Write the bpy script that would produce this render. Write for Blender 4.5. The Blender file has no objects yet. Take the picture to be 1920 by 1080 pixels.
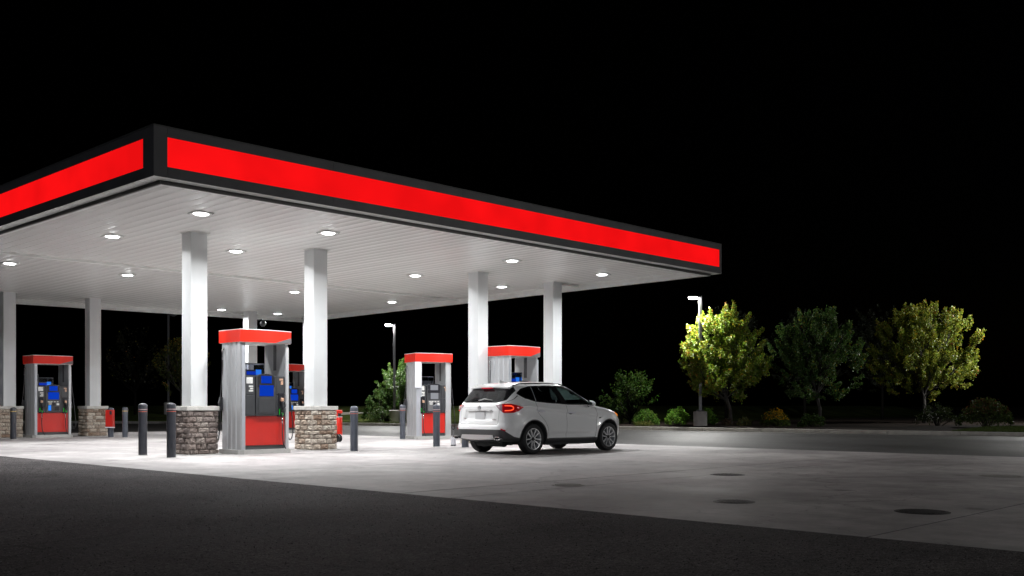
import bpy, bmesh, math, random
import numpy as np
from mathutils import Vector, Matrix

random.seed(7)
np.random.seed(7)
PI = math.pi
R = math.radians
SC = bpy.context.scene
COL = SC.collection

# ------------------------------------------------------------------ camera, world, sun, exposure
cd = bpy.data.cameras.new('camera')
cd.sensor_width = 36.0
cd.lens = 35.42
cd.shift_y = 0.1151
cd.clip_start = 0.1
cd.clip_end = 1500
cam = bpy.data.objects.new('camera', cd)
COL.objects.link(cam)
cam.location = (0, 0, 1.08)
cam.rotation_euler = (R(90), 0, R(-46.1))
SC.camera = cam

w = bpy.data.worlds.new('World')
SC.world = w
w.use_nodes = True
nt = w.node_tree
nt.nodes.clear()
sky = nt.nodes.new('ShaderNodeTexSky')
sky.sky_type = 'NISHITA'
sky.sun_disc = False
sky.sun_elevation = R(-4)
sky.sun_rotation = R(140)
bg = nt.nodes.new('ShaderNodeBackground')
bg.inputs['Strength'].default_value = 0.004
wo = nt.nodes.new('ShaderNodeOutputWorld')
nt.links.new(sky.outputs[0], bg.inputs[0])
nt.links.new(bg.outputs[0], wo.inputs[0])

sd = bpy.data.lights.new('fill_sun', 'SUN')  # added fill from behind the camera to lift the fascia, no real moon
sd.energy = 0.22
sd.angle = R(0.5)
sd.color = (0.85, 0.9, 1.0)
fill_sun = bpy.data.objects.new('fill_sun', sd)
COL.objects.link(fill_sun)
fill_sun.rotation_euler = (R(78), 0, R(-46.1))

SC.view_settings.view_transform = 'Standard'
SC.view_settings.look = 'None'
SC.view_settings.exposure = 0.0
SC.view_settings.gamma = 1.0
SC.view_settings.use_curve_mapping = False
SC.render.engine = 'CYCLES'
cy = SC.cycles
cy.use_denoising = True
cy.max_bounces = 7
cy.diffuse_bounces = 4
cy.glossy_bounces = 4
cy.transparent_max_bounces = 16
cy.sample_clamp_indirect = 6.0
cy.caustics_reflective = False
cy.caustics_refractive = False
cy.use_light_tree = True

LAMP_W = 205.0      # canopy fixture power
LAMP_SPREAD = R(157)
POST_E = 4400.0      # parking lamp lens radiance

# ------------------------------------------------------------------ materials
MATS = {}


def new_mat(name):
    m = bpy.data.materials.new(name)
    m.use_nodes = True
    n = m.node_tree
    n.nodes.clear()
    out = n.nodes.new('ShaderNodeOutputMaterial')
    MATS[name] = m
    return m, n, out


def nd(n, t, **kw):
    x = n.nodes.new(t)
    for k, v in kw.items():
        if k.startswith('i_'):
            x.inputs[k[2:]].default_value = v
        else:
            setattr(x, k, v)
    return x


def inp(node, name):
    return node.inputs[name]


def pbr(name, color, rough=0.5, metal=0.0, noise=0.0, nscale=5.0, bump=0.0, bscale=40.0, coat=0.0,
        spec=0.5, stretch=(1, 1, 1), emis=None, estr=0.0, rnoise=0.0, objrand=0.0):
    m, n, out = new_mat(name)
    p = n.nodes.new('ShaderNodeBsdfPrincipled')
    n.links.new(p.outputs[0], out.inputs[0])
    c = tuple(color) + (1,)
    p.inputs['Base Color'].default_value = c
    p.inputs['Roughness'].default_value = rough
    p.inputs['Metallic'].default_value = metal
    p.inputs['Specular IOR Level'].default_value = spec
    p.inputs['Coat Weight'].default_value = coat
    p.inputs['Coat Roughness'].default_value = 0.04
    if emis:
        p.inputs['Emission Color'].default_value = tuple(emis) + (1,)
        p.inputs['Emission Strength'].default_value = estr
    tc = n.nodes.new('ShaderNodeTexCoord')
    mp = n.nodes.new('ShaderNodeMapping')
    mp.inputs['Scale'].default_value = stretch
    n.links.new(tc.outputs['Object'], mp.inputs[0])
    last = None
    if noise or rnoise:
        no = nd(n, 'ShaderNodeTexNoise')
        no.inputs['Scale'].default_value = nscale
        no.inputs['Detail'].default_value = 8
        n.links.new(mp.outputs[0], no.inputs['Vector'])
        if noise:
            r = nd(n, 'ShaderNodeMapRange')
            r.inputs['From Min'].default_value = 0.3
            r.inputs['From Max'].default_value = 0.7
            r.inputs['To Min'].default_value = 1 - noise
            r.inputs['To Max'].default_value = 1 + noise
            n.links.new(no.outputs[0], r.inputs[0])
            last = r.outputs[0]
        if rnoise:
            r = nd(n, 'ShaderNodeMapRange')
            r.inputs['From Min'].default_value = 0.3
            r.inputs['From Max'].default_value = 0.7
            r.inputs['To Min'].default_value = max(0, rough - rnoise)
            r.inputs['To Max'].default_value = rough + rnoise
            n.links.new(no.outputs[0], r.inputs[0])
            n.links.new(r.outputs[0], p.inputs['Roughness'])
    if objrand:
        oi = nd(n, 'ShaderNodeObjectInfo')
        r = nd(n, 'ShaderNodeMapRange')
        r.inputs['To Min'].default_value = 1 - objrand
        r.inputs['To Max'].default_value = 1 + objrand
        n.links.new(oi.outputs['Random'], r.inputs[0])
        if last is not None:
            mm = nd(n, 'ShaderNodeMath', operation='MULTIPLY')
            n.links.new(last, mm.inputs[0])
            n.links.new(r.outputs[0], mm.inputs[1])
            last = mm.outputs[0]
        else:
            last = r.outputs[0]
    if last is not None:
        mx = nd(n, 'ShaderNodeVectorMath', operation='SCALE')
        mx.inputs[0].default_value = tuple(color)
        n.links.new(last, mx.inputs['Scale'])
        n.links.new(mx.outputs[0], p.inputs['Base Color'])
    if bump:
        nb = nd(n, 'ShaderNodeTexNoise')
        nb.inputs['Scale'].default_value = bscale
        nb.inputs['Detail'].default_value = 6
        n.links.new(mp.outputs[0], nb.inputs['Vector'])
        b = nd(n, 'ShaderNodeBump')
        b.inputs['Strength'].default_value = bump
        b.inputs['Distance'].default_value = 0.02
        n.links.new(nb.outputs[0], b.inputs['Height'])
        n.links.new(b.outputs[0], p.inputs['Normal'])
    return m


def emit(name, color, strength):
    m, n, out = new_mat(name)
    e = n.nodes.new('ShaderNodeEmission')
    e.inputs[0].default_value = tuple(color) + (1,)
    e.inputs[1].default_value = strength
    n.links.new(e.outputs[0], out.inputs[0])
    return m


def glass(name, tint, gloss=0.08, rough=0.02):
    m, n, out = new_mat(name)
    t = nd(n, 'ShaderNodeBsdfTransparent')
    t.inputs[0].default_value = tuple(tint) + (1,)
    g = nd(n, 'ShaderNodeBsdfGlossy')
    g.inputs['Roughness'].default_value = rough
    g.inputs[0].default_value = (0.9, 0.95, 1, 1)
    lw = nd(n, 'ShaderNodeFresnel')
    lw.inputs[0].default_value = 1.5
    a = nd(n, 'ShaderNodeMath', operation='ADD')
    a.inputs[1].default_value = gloss
    n.links.new(lw.outputs[0], a.inputs[0])
    mx = nd(n, 'ShaderNodeMixShader')
    n.links.new(a.outputs[0], mx.inputs[0])
    n.links.new(t.outputs[0], mx.inputs[1])
    n.links.new(g.outputs[0], mx.inputs[2])
    n.links.new(mx.outputs[0], out.inputs[0])
    return m


def ground_mat(name, base, var, patch_scale, rough, speckle=0.0, bump=0.3, bscale=90.0, tint=None,
               stain=0.0, spots=0.0, streak=(1, 1, 1), rpatch=0.1, cracks=0.0, spec=0.5, coarse=0.0, cscale=9.0, bcoarse=0.0):
    """layered ground: large patches, mid mottling, fine speckle, dark spots, hairline cracks"""
    m, n, out = new_mat(name)
    p = nd(n, 'ShaderNodeBsdfPrincipled')
    n.links.new(p.outputs[0], out.inputs[0])
    p.inputs['Specular IOR Level'].default_value = spec
    tc = nd(n, 'ShaderNodeTexCoord')
    mp = nd(n, 'ShaderNodeMapping')
    mp.inputs['Scale'].default_value = streak
    n.links.new(tc.outputs['Object'], mp.inputs[0])

    def noise(scale, detail, vec, ro=0.55):
        x = nd(n, 'ShaderNodeTexNoise')
        x.inputs['Scale'].default_value = scale
        x.inputs['Detail'].default_value = detail
        x.inputs['Roughness'].default_value = ro
        n.links.new(vec, x.inputs['Vector'])
        return x.outputs[0]

    def rng(v, a, b, c, d):
        x = nd(n, 'ShaderNodeMapRange')
        x.inputs['From Min'].default_value = a
        x.inputs['From Max'].default_value = b
        x.inputs['To Min'].default_value = c
        x.inputs['To Max'].default_value = d
        n.links.new(v, x.inputs[0])
        return x.outputs[0]

    def mul(a, b):
        x = nd(n, 'ShaderNodeMath', operation='MULTIPLY')
        n.links.new(a, x.inputs[0])
        n.links.new(b, x.inputs[1])
        return x.outputs[0]

    n1 = noise(patch_scale, 6, mp.outputs[0])
    n2 = noise(patch_scale * 7, 8, mp.outputs[0], 0.7)
    v = mul(rng(n1, 0.38, 0.62, 1 - var, 1 + var), rng(n2, 0.36, 0.64, 1 - var * 0.6, 1 + var * 0.6))
    nc = noise(cscale, 6, tc.outputs['Object'], 0.75)
    if coarse:
        v = mul(v, rng(nc, 0.38, 0.62, 1 - coarse, 1 + coarse))
    if speckle:
        n3 = noise(55, 4, tc.outputs['Object'], 0.8)
        v = mul(v, rng(n3, 0.35, 0.65, 1 - speckle, 1 + speckle))
        n5 = noise(160, 2, tc.outputs['Object'], 0.8)
        v = mul(v, rng(n5, 0.62, 0.75, 1, 1 + speckle * 5))
    if spots:
        vo = nd(n, 'ShaderNodeTexVoronoi')
        vo.inputs['Scale'].default_value = 0.9
        vo.inputs['Randomness'].default_value = 1.0
        n.links.new(tc.outputs['Object'], vo.inputs['Vector'])
        n4 = noise(3, 5, tc.outputs['Object'])
        ad = nd(n, 'ShaderNodeMath', operation='MULTIPLY_ADD')
        n.links.new(n4, ad.inputs[0])
        ad.inputs[1].default_value = 0.35
        n.links.new(vo.outputs['Distance'], ad.inputs[2])
        v = mul(v, rng(ad.outputs[0], 0.2, 0.33, 1 - spots, 1))
    if stain:
        n6 = noise(0.22, 4, tc.outputs['Object'])
        v = mul(v, rng(n6, 0.45, 0.62, 1, 1 - stain))
    if cracks:
        wv = nd(n, 'ShaderNodeTexVoronoi', feature='DISTANCE_TO_EDGE')
        wv.inputs['Scale'].default_value = 0.28
        mx0 = nd(n, 'ShaderNodeVectorMath', operation='MULTIPLY_ADD')
        nn = nd(n, 'ShaderNodeTexNoise')
        nn.inputs['Scale'].default_value = 1.3
        nn.inputs['Detail'].default_value = 5
        n.links.new(tc.outputs['Object'], nn.inputs['Vector'])
        n.links.new(nn.outputs['Color'], mx0.inputs[0])
        mx0.inputs[1].default_value = (1.6, 1.6, 0)
        n.links.new(tc.outputs['Object'], mx0.inputs[2])
        n.links.new(mx0.outputs[0], wv.inputs['Vector'])
        v = mul(v, rng(wv.outputs['Distance'], 0.0, 0.006, 1 - cracks, 1))
    sc = nd(n, 'ShaderNodeVectorMath', operation='SCALE')
    if tint:
        mxc = nd(n, 'ShaderNodeMix', data_type='RGBA')
        n7 = noise(patch_scale * 0.8, 3, tc.outputs['Object'])
        n.links.new(rng(n7, 0.35, 0.65, 0, 1), mxc.inputs[0])
        mxc.inputs[6].default_value = tuple(base) + (1,)
        mxc.inputs[7].default_value = tuple(tint) + (1,)
        n.links.new(mxc.outputs[2], sc.inputs[0])
    else:
        sc.inputs[0].default_value = tuple(base)
    n.links.new(v, sc.inputs['Scale'])
    n.links.new(sc.outputs[0], p.inputs['Base Color'])
    n.links.new(rng(n1, 0.3, 0.7, rough - rpatch, rough + rpatch), p.inputs['Roughness'])
    nb = noise(bscale, 5, tc.outputs['Object'], 0.7)
    b = nd(n, 'ShaderNodeBump')
    b.inputs['Strength'].default_value = bump
    b.inputs['Distance'].default_value = 0.01
    n.links.new(nb, b.inputs['Height'])
    if bcoarse:
        b2 = nd(n, 'ShaderNodeBump')
        b2.inputs['Strength'].default_value = 1.0
        b2.inputs['Distance'].default_value = bcoarse
        n.links.new(nc, b2.inputs['Height'])
        n.links.new(b.outputs[0], b2.inputs['Normal'])
        n.links.new(b2.outputs[0], p.inputs['Normal'])
    else:
        n.links.new(b.outputs[0], p.inputs['Normal'])
    return m


def leaf_mat(name, gloss=0.35):
    m, n, out = new_mat(name)
    at = nd(n, 'ShaderNodeAttribute', attribute_name='tint')
    p = nd(n, 'ShaderNodeBsdfPrincipled')
    p.inputs['Roughness'].default_value = gloss
    p.inputs['Specular IOR Level'].default_value = 0.5 if gloss < 0.5 else 0.15
    n.links.new(at.outputs['Color'], p.inputs['Base Color'])
    t = nd(n, 'ShaderNodeBsdfTranslucent')
    n.links.new(at.outputs['Color'], t.inputs[0])
    mx = nd(n, 'ShaderNodeMixShader')
    mx.inputs[0].default_value = 0.35
    n.links.new(p.outputs[0], mx.inputs[1])
    n.links.new(t.outputs[0], mx.inputs[2])
    n.links.new(mx.outputs[0], out.inputs[0])
    return m


def stone_mat(name, cols):
    m, n, out = new_mat(name)
    p = nd(n, 'ShaderNodeBsdfPrincipled')
    n.links.new(p.outputs[0], out.inputs[0])
    oi = nd(n, 'ShaderNodeObjectInfo')
    cr = nd(n, 'ShaderNodeValToRGB')
    el = cr.color_ramp.elements
    while len(el) < len(cols):
        el.new(0.5)
    for i, c in enumerate(cols):
        el[i].position = i / (len(cols) - 1)
        el[i].color = tuple(c) + (1,)
    n.links.new(oi.outputs['Random'], cr.inputs[0])
    tc = nd(n, 'ShaderNodeTexCoord')
    ad = nd(n, 'ShaderNodeVectorMath', operation='ADD')
    n.links.new(tc.outputs['Object'], ad.inputs[0])
    n.links.new(oi.outputs['Location'], ad.inputs[1])
    no = nd(n, 'ShaderNodeTexNoise')
    no.inputs['Scale'].default_value = 9
    no.inputs['Detail'].default_value = 8
    n.links.new(ad.outputs[0], no.inputs['Vector'])
    r = nd(n, 'ShaderNodeMapRange')
    r.inputs['From Min'].default_value = 0.3
    r.inputs['From Max'].default_value = 0.7
    r.inputs['To Min'].default_value = 0.6
    r.inputs['To Max'].default_value = 1.35
    n.links.new(no.outputs[0], r.inputs[0])
    s = nd(n, 'ShaderNodeVectorMath', operation='SCALE')
    n.links.new(cr.outputs[0], s.inputs[0])
    n.links.new(r.outputs[0], s.inputs['Scale'])
    n.links.new(s.outputs[0], p.inputs['Base Color'])
    p.inputs['Roughness'].default_value = 0.85
    nb = nd(n, 'ShaderNodeTexNoise')
    nb.inputs['Scale'].default_value = 16
    nb.inputs['Detail'].default_value = 8
    n.links.new(ad.outputs[0], nb.inputs['Vector'])
    b = nd(n, 'ShaderNodeBump')
    b.inputs['Strength'].default_value = 0.7
    b.inputs['Distance'].default_value = 0.02
    n.links.new(nb.outputs[0], b.inputs['Height'])
    n.links.new(b.outputs[0], p.inputs['Normal'])
    return m


M = MATS
pbr('soffit_white', (0.90, 0.90, 0.88), 0.24, spec=0.6)
pbr('trim_white', (0.72, 0.73, 0.71), 0.4, noise=0.05, nscale=3)
pbr('column_white', (0.62, 0.635, 0.64), 0.38, noise=0.03, nscale=2, rnoise=0.05)
pbr('black_fascia', (0.10, 0.098, 0.10), 0.55, noise=0.15, nscale=2)
pbr('dark_trim', (0.07, 0.07, 0.068), 0.5, noise=0.1)
m_, n_, o_n = new_mat('red_band')
# backlit acrylic with slightly uneven lamps inside
e_ = n_.nodes.new('ShaderNodeEmission')
e_.inputs[0].default_value = (1.0, 0.0055, 0.007, 1)
tc_ = n_.nodes.new('ShaderNodeTexCoord')
no_ = n_.nodes.new('ShaderNodeTexNoise')
no_.inputs['Scale'].default_value = 0.9
n_.links.new(tc_.outputs['Object'], no_.inputs['Vector'])
m2_ = n_.nodes.new('ShaderNodeMapRange')
m2_.inputs['From Min'].default_value = 0.35
m2_.inputs['From Max'].default_value = 0.65
m2_.inputs['To Min'].default_value = 0.82
m2_.inputs['To Max'].default_value = 0.98
n_.links.new(no_.outputs[0], m2_.inputs[0])
n_.links.new(m2_.outputs[0], e_.inputs[1])
n_.links.new(e_.outputs[0], o_n.inputs[0])
m_, n_, o_n = new_mat('lens')
e_ = n_.nodes.new('ShaderNodeEmission')
e_.inputs[0].default_value = (0.98, 0.99, 1.0, 1)
e_.inputs[1].default_value = 7.0
t_ = n_.nodes.new('ShaderNodeBsdfTransparent')
a_ = n_.nodes.new('ShaderNodeAddShader')
n_.links.new(e_.outputs[0], a_.inputs[0])
n_.links.new(t_.outputs[0], a_.inputs[1])
n_.links.new(a_.outputs[0], o_n.inputs[0])
emit('post_lens', (1.0, 0.99, 0.96), POST_E)
pbr('aluminium', (0.54, 0.55, 0.565), 0.34, 0.45, noise=0.03, nscale=3, stretch=(6, 6, 0.4), rnoise=0.02)
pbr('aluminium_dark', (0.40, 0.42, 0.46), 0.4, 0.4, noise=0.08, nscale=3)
pbr('pump_black', (0.036, 0.038, 0.042), 0.3, noise=0.1, nscale=8)
pbr('pump_black_gloss', (0.02, 0.02, 0.024), 0.15)
pbr('pump_grey', (0.12, 0.12, 0.125), 0.45, noise=0.06)
pbr('pump_red', (0.50, 0.014, 0.008), 0.32, noise=0.06, nscale=4, coat=0.15)
pbr('sign_red', (0.66, 0.022, 0.010), 0.4, spec=0.3, noise=0.04, nscale=3)
pbr('sign_white', (0.72, 0.73, 0.78), 0.4)
pbr('sticker', (0.62, 0.62, 0.6), 0.5, noise=0.35, nscale=60)
pbr('sticker_warm', (0.55, 0.33, 0.22), 0.5, noise=0.4, nscale=50)
emit('screen_blue', (0.003, 0.040, 0.46), 1.0)
emit('screen_cyan', (0.03, 0.25, 1.0), 1.0)
emit('screen_grey', (0.30, 0.31, 0.34), 1.0)
emit('green_led', (0.01, 0.40, 0.02), 0.8)
glass('clear_plastic', (0.75, 0.77, 0.85), 0.05, 0.08)
pbr('hose_rubber', (0.022, 0.022, 0.024), 0.4)
pbr('plinth_concrete', (0.42, 0.415, 0.40), 0.8, noise=0.12, nscale=6, bump=0.3)
pbr('cap_concrete', (0.50, 0.49, 0.46), 0.8, noise=0.12, nscale=10, bump=0.4, bscale=50)
stone_mat('stone_brown', [(0.14, 0.115, 0.105), (0.20, 0.165, 0.15), (0.27, 0.225, 0.20), (0.17, 0.13, 0.115), (0.31, 0.27, 0.24)])
stone_mat('stone_tan', [(0.38, 0.32, 0.26), (0.50, 0.44, 0.37), (0.24, 0.16, 0.11), (0.44, 0.37, 0.30), (0.54, 0.49, 0.42)])
pbr('mortar', (0.18, 0.16, 0.14), 0.9, noise=0.1, bump=0.4)
pbr('bollard_slate', (0.062, 0.070, 0.088), 0.35, noise=0.1, nscale=6, rnoise=0.08)
pbr('bollard_dark', (0.032, 0.034, 0.042), 0.35, noise=0.1, nscale=6, rnoise=0.08)
pbr('stripe_white', (0.65, 0.5, 0.5), 0.35)
pbr('stripe_red', (0.5, 0.10, 0.06), 0.4)
pbr('stripe_yellow', (0.65, 0.42, 0.10), 0.4)
pbr('steel_dark', (0.05, 0.05, 0.052), 0.45, 0.6)
pbr('pole_metal', (0.13, 0.132, 0.135), 0.45, 0.4, noise=0.1)
pbr('pole_dark', (0.06, 0.06, 0.062), 0.5, 0.3, noise=0.1)
pbr('base_concrete', (0.30, 0.29, 0.27), 0.85, noise=0.15, nscale=4, bump=0.4)
pbr('kerb_concrete', (0.34, 0.33, 0.30), 0.8, noise=0.15, nscale=4, bump=0.3, objrand=0.1)
pbr('bark', (0.035, 0.031, 0.027), 0.9, noise=0.2, nscale=10, bump=0.6, bscale=25)
pbr('bark_unlit', (0.006, 0.0055, 0.005), 0.9, spec=0.0)  # shade put into the bark colour so trunks stay dark near the lamps
pbr('wall_concrete', (0.40, 0.39, 0.36), 0.85, noise=0.1, nscale=3, bump=0.2)
pbr('cast_iron', (0.030, 0.027, 0.026), 0.6, 0.0, spec=0.25, noise=0.4, nscale=20, bump=0.4)
leaf_mat('leaf', 0.42)
leaf_mat('leaf_dull', 0.55)
ground_mat('concrete', (0.45, 0.432, 0.422), 0.15, 0.35, 0.66, bump=0.3, tint=(0.36, 0.335, 0.335), stain=0.34, spots=0.5, coarse=0.17, cscale=1.7, spec=0.28, cracks=0.35,
           speckle=0.04, streak=(1.0, 0.55, 1))
ground_mat('asphalt', (0.108, 0.098, 0.098), 0.30, 0.35, 0.85, coarse=0.5, cscale=17.0, bcoarse=0.010, spec=0.10, bump=1.0, bscale=30, speckle=0.9, stain=0.2, cracks=0.55,
           tint=(0.062, 0.056, 0.058))
ground_mat('asphalt_road', (0.046, 0.045, 0.044), 0.15, 0.22, 0.6, coarse=0.2, cscale=4.0, spec=0.35, bump=0.4, speckle=0.1, stain=0.4, streak=(1, 0.25, 1))
ground_mat('soil', (0.017, 0.013, 0.011), 0.3, 0.6, 0.9, spec=0.05, bump=1.0, bscale=18, speckle=0.3)
ground_mat('turf', (0.022, 0.036, 0.008), 0.35, 0.5, 0.95, spec=0.05, bump=1.0, bscale=30, speckle=0.3, tint=(0.045, 0.055, 0.016))
pbr('grit_pale', (0.28, 0.275, 0.27), 0.6)
pbr('grit_dark', (0.02, 0.019, 0.019), 0.6)
# car
pbr('car_paint', (0.82, 0.83, 0.83), 0.35, 0.0, coat=1.0)
pbr('car_plastic', (0.045, 0.046, 0.048), 0.5, noise=0.05)
pbr('car_trim_black', (0.015, 0.015, 0.016), 0.18)
pbr('car_gap', (0.02, 0.02, 0.02), 0.7)
pbr('car_liner', (0.035, 0.038, 0.038), 0.9)
pbr('car_silver', (0.62, 0.63, 0.63), 0.3, 0.6)
pbr('chrome', (0.75, 0.76, 0.77), 0.12, 1.0)
pbr('rim_metal', (0.78, 0.79, 0.80), 0.25, 0.5)
pbr('rim_dark', (0.012, 0.012, 0.013), 0.4, 0.5)
pbr('tyre_rubber', (0.018, 0.018, 0.019), 0.75, bump=0.3, bscale=60)
pbr('seat_fabric', (0.03, 0.03, 0.032), 0.8)
pbr('lamp_red', (0.42, 0.006, 0.012), 0.08, coat=1.0, emis=(1, 0.01, 0.01), estr=0.05)
pbr('lamp_clear', (0.30, 0.20, 0.23), 0.1, coat=1.0)
emit('lamp_glow', (1.0, 0.07, 0.025), 1.7)
pbr('lamp_dim_red', (0.4, 0.008, 0.03), 0.15, emis=(1, 0.02, 0.05), estr=0.12)
emit('amber', (1.0, 0.28, 0.02), 0.7)
pbr('reflector', (0.5, 0.015, 0.04), 0.2)
pbr('plate_blank', (0.55, 0.56, 0.57), 0.4)
glass('glass_dark', (0.07, 0.075, 0.075), 0.05, 0.015)
glass('glass_side', (0.22, 0.25, 0.25), 0.05, 0.015)
glass('glass_front', (0.68, 0.82, 0.77), 0.05, 0.015)


# ------------------------------------------------------------------ mesh builder
class MB:
    def __init__(s):
        s.v = []
        s.f = []

    def add(s, vs, fs, T=None):
        o = len(s.v)
        if T is not None:
            vs = [T @ Vector(p) for p in vs]
        s.v.extend([tuple(p) for p in vs])
        s.f.extend([tuple(i + o for i in f) for f in fs])
        return s

    def box(s, x0, x1, y0, y1, z0, z1, T=None, b=0.0):
        if b <= 0:
            vs = [(x, y, z) for x in (x0, x1) for y in (y0, y1) for z in (z0, z1)]
            fs = [(0, 1, 3, 2), (4, 6, 7, 5), (0, 4, 5, 1), (2, 3, 7, 6), (0, 2, 6, 4), (1, 5, 7, 3)]
            return s.add(vs, fs, T)
        b = min(b, (x1 - x0) * .49, (y1 - y0) * .49, (z1 - z0) * .49)
        bm = bmesh.new()
        bmesh.ops.create_cube(bm, size=1)
        for v in bm.verts:
            v.co = Vector(((x0 + x1) / 2 + v.co.x * (x1 - x0), (y0 + y1) / 2 + v.co.y * (y1 - y0), (z0 + z1) / 2 + v.co.z * (z1 - z0)))
        bmesh.ops.bevel(bm, geom=list(bm.edges), offset=b, segments=2, affect='EDGES', profile=0.5)
        bm.verts.index_update()
        vs = [tuple(v.co) for v in bm.verts]
        fs = [tuple(v.index for v in f.verts) for f in bm.faces]
        bm.free()
        return s.add(vs, fs, T)

    def prism(s, poly, z0, z1, T=None):
        k = len(poly)
        vs = [(x, y, z0) for x, y in poly] + [(x, y, z1) for x, y in poly]
        fs = [tuple(range(k - 1, -1, -1)), tuple(range(k, 2 * k))]
        fs += [(i, (i + 1) % k, k + (i + 1) % k, k + i) for i in range(k)]
        return s.add(vs, fs, T)

    def lathe(s, prof, n=20, T=None, cap=True):
        vs = []
        for r, z in prof:
            for i in range(n):
                a = 2 * PI * i / n
                vs.append((r * math.cos(a), r * math.sin(a), z))
        fs = []
        for j in range(len(prof) - 1):
            for i in range(n):
                i2 = (i + 1) % n
                fs.append((j * n + i, j * n + i2, (j + 1) * n + i2, (j + 1) * n + i))
        if cap:
            fs.append(tuple(range(n - 1, -1, -1)))
            k = (len(prof) - 1) * n
            fs.append(tuple(range(k, k + n)))
        return s.add(vs, fs, T)

    def tube(s, pts, r, n=8, T=None, cap=True):
        pts = [Vector(p) for p in pts]
        rs = r if isinstance(r, (list, tuple)) else [r] * len(pts)
        vs = []
        up = Vector((0, 0, 1))
        prev = None
        for i, p in enumerate(pts):
            if i == 0:
                t = pts[1] - p
            elif i == len(pts) - 1:
                t = p - pts[i - 1]
            else:
                t = pts[i + 1] - pts[i - 1]
            if t.length < 1e-9:
                t = Vector((0, 0, 1))
            t.normalize()
            if prev is None:
                a = Vector((1, 0, 0)) if abs(t.x) < 0.8 else Vector((0, 1, 0))
                u = t.cross(a).normalized()
            else:
                u = prev - t * prev.dot(t)
                u = u.normalized() if u.length > 1e-6 else t.orthogonal().normalized()
            prev = u
            vv = t.cross(u)
            for k in range(n):
                a = 2 * PI * k / n
                vs.append(p + (u * math.cos(a) + vv * math.sin(a)) * rs[i])
        fs = []
        for i in range(len(pts) - 1):
            for k in range(n):
                k2 = (k + 1) % n
                fs.append((i * n + k, i * n + k2, (i + 1) * n + k2, (i + 1) * n + k))
        if cap:
            fs.append(tuple(range(n - 1, -1, -1)))
            fs.append(tuple((len(pts) - 1) * n + k for k in range(n)))
        return s.add(vs, fs, T)

    def build(s, name, mat, parent=None, smooth=False, angle=None):
        me = bpy.data.meshes.new(name)
        me.from_pydata(s.v, [], s.f)
        me.materials.append(MATS[mat])
        if smooth:
            me.polygons.foreach_set('use_smooth', [True] * len(me.polygons))
            if angle:
                bm = bmesh.new()
                bm.from_mesh(me)
                for e in bm.edges:
                    if len(e.link_faces) == 2 and e.calc_face_angle(0) > R(angle):
                        e.smooth = False
                bm.to_mesh(me)
                bm.free()
        me.update()
        o = bpy.data.objects.new(name, me)
        COL.objects.link(o)
        if parent is not None:
            o.parent = parent
        return o


def catmull(pts, k=8, closed=False):
    P = [Vector(p) for p in pts]
    n = len(P)
    out = []
    rng_ = range(n) if closed else range(n - 1)
    for i in rng_:
        if closed:
            a, b, c, d = P[(i - 1) % n], P[i], P[(i + 1) % n], P[(i + 2) % n]
        else:
            a, b, c, d = P[max(i - 1, 0)], P[i], P[i + 1], P[min(i + 2, n - 1)]
        for j in range(k):
            t = j / k
            out.append(0.5 * ((2 * b) + (c - a) * t + (2 * a - 5 * b + 4 * c - d) * t * t + (3 * b - a - 3 * c + d) * t ** 3))
    if not closed:
        out.append(P[-1])
    return out


def thing(name, label, cat, loc=(0, 0, 0), rotz=0, group=None):
    o = bpy.data.objects.new(name, None)
    o.empty_display_size = 0.1
    COL.objects.link(o)
    o.location = loc
    o.rotation_euler = (0, 0, rotz)
    o['label'] = label
    o['category'] = cat
    if group:
        o['group'] = group
    return o


def tag(o, label, cat, group=None):
    o['label'] = label
    o['category'] = cat
    if group:
        o['group'] = group
    return o


def struct(o, label=None):
    o['kind'] = 'structure'
    return o


KIDS = {}


def kids(o):
    return [c for c in bpy.data.objects if c.parent == o]


def dup(root, loc, rotz=0, label=None, scale=None):
    def rec(o, parent):
        c = o.copy()
        COL.objects.link(c)
        c.parent = parent
        for ch in kids(o):
            rec(ch, c)
        return c
    r = rec(root, None)
    r.location = loc
    r.rotation_euler = (0, 0, rotz)
    if scale:
        r.scale = scale
    if label:
        r['label'] = label
    return r


# ================================================================== GROUND
def sheet(name, poly, z, mat, kind='structure'):
    m = MB()
    m.add([(x, y, z) for x, y in poly], [tuple(range(len(poly)))])
    o = m.build(name, mat)
    if kind:
        o['kind'] = kind
    return o


sheet('terrain', [(-600, -600), (800, -600), (800, 800), (-600, 800)], -0.03, 'soil')
# forecourt approach in asphalt (camera stands on it)
sheet('asphalt_lot', [(-60, -60), (7.995, -60), (7.995, 90), (-60, 90)], 0.0, 'asphalt')

KERB = [(16.0, 76), (21.0, 70), (26.03, 62.1), (29.6, 55.0), (32.6, 48.0), (34.4, 42.5), (35.4, 38.0), (36.1, 32.0), (36.6, 26.0), (37.0, 21.0), (37.3, 16.5),
        (37.5, 14.9), (37.9, 11.0), (38.6, 4.0), (39.6, -6.0), (41.5, -20.0), (46, -45)]
road_poly = [(8.0, 40.3), (22.7, 40.3), (22.7, -45.0)] + [(x, y) for x, y in reversed(KERB)] + [(8.0, 82)]
# two sheets so that each polygon stays simple
sheet('service_road', [(22.7, -45.0)] + [(x, y) for x, y in reversed(KERB)] + [(8.0, 82), (8.0, 40.35), (22.7, 40.35)], 0.0, 'asphalt_road')

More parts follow.
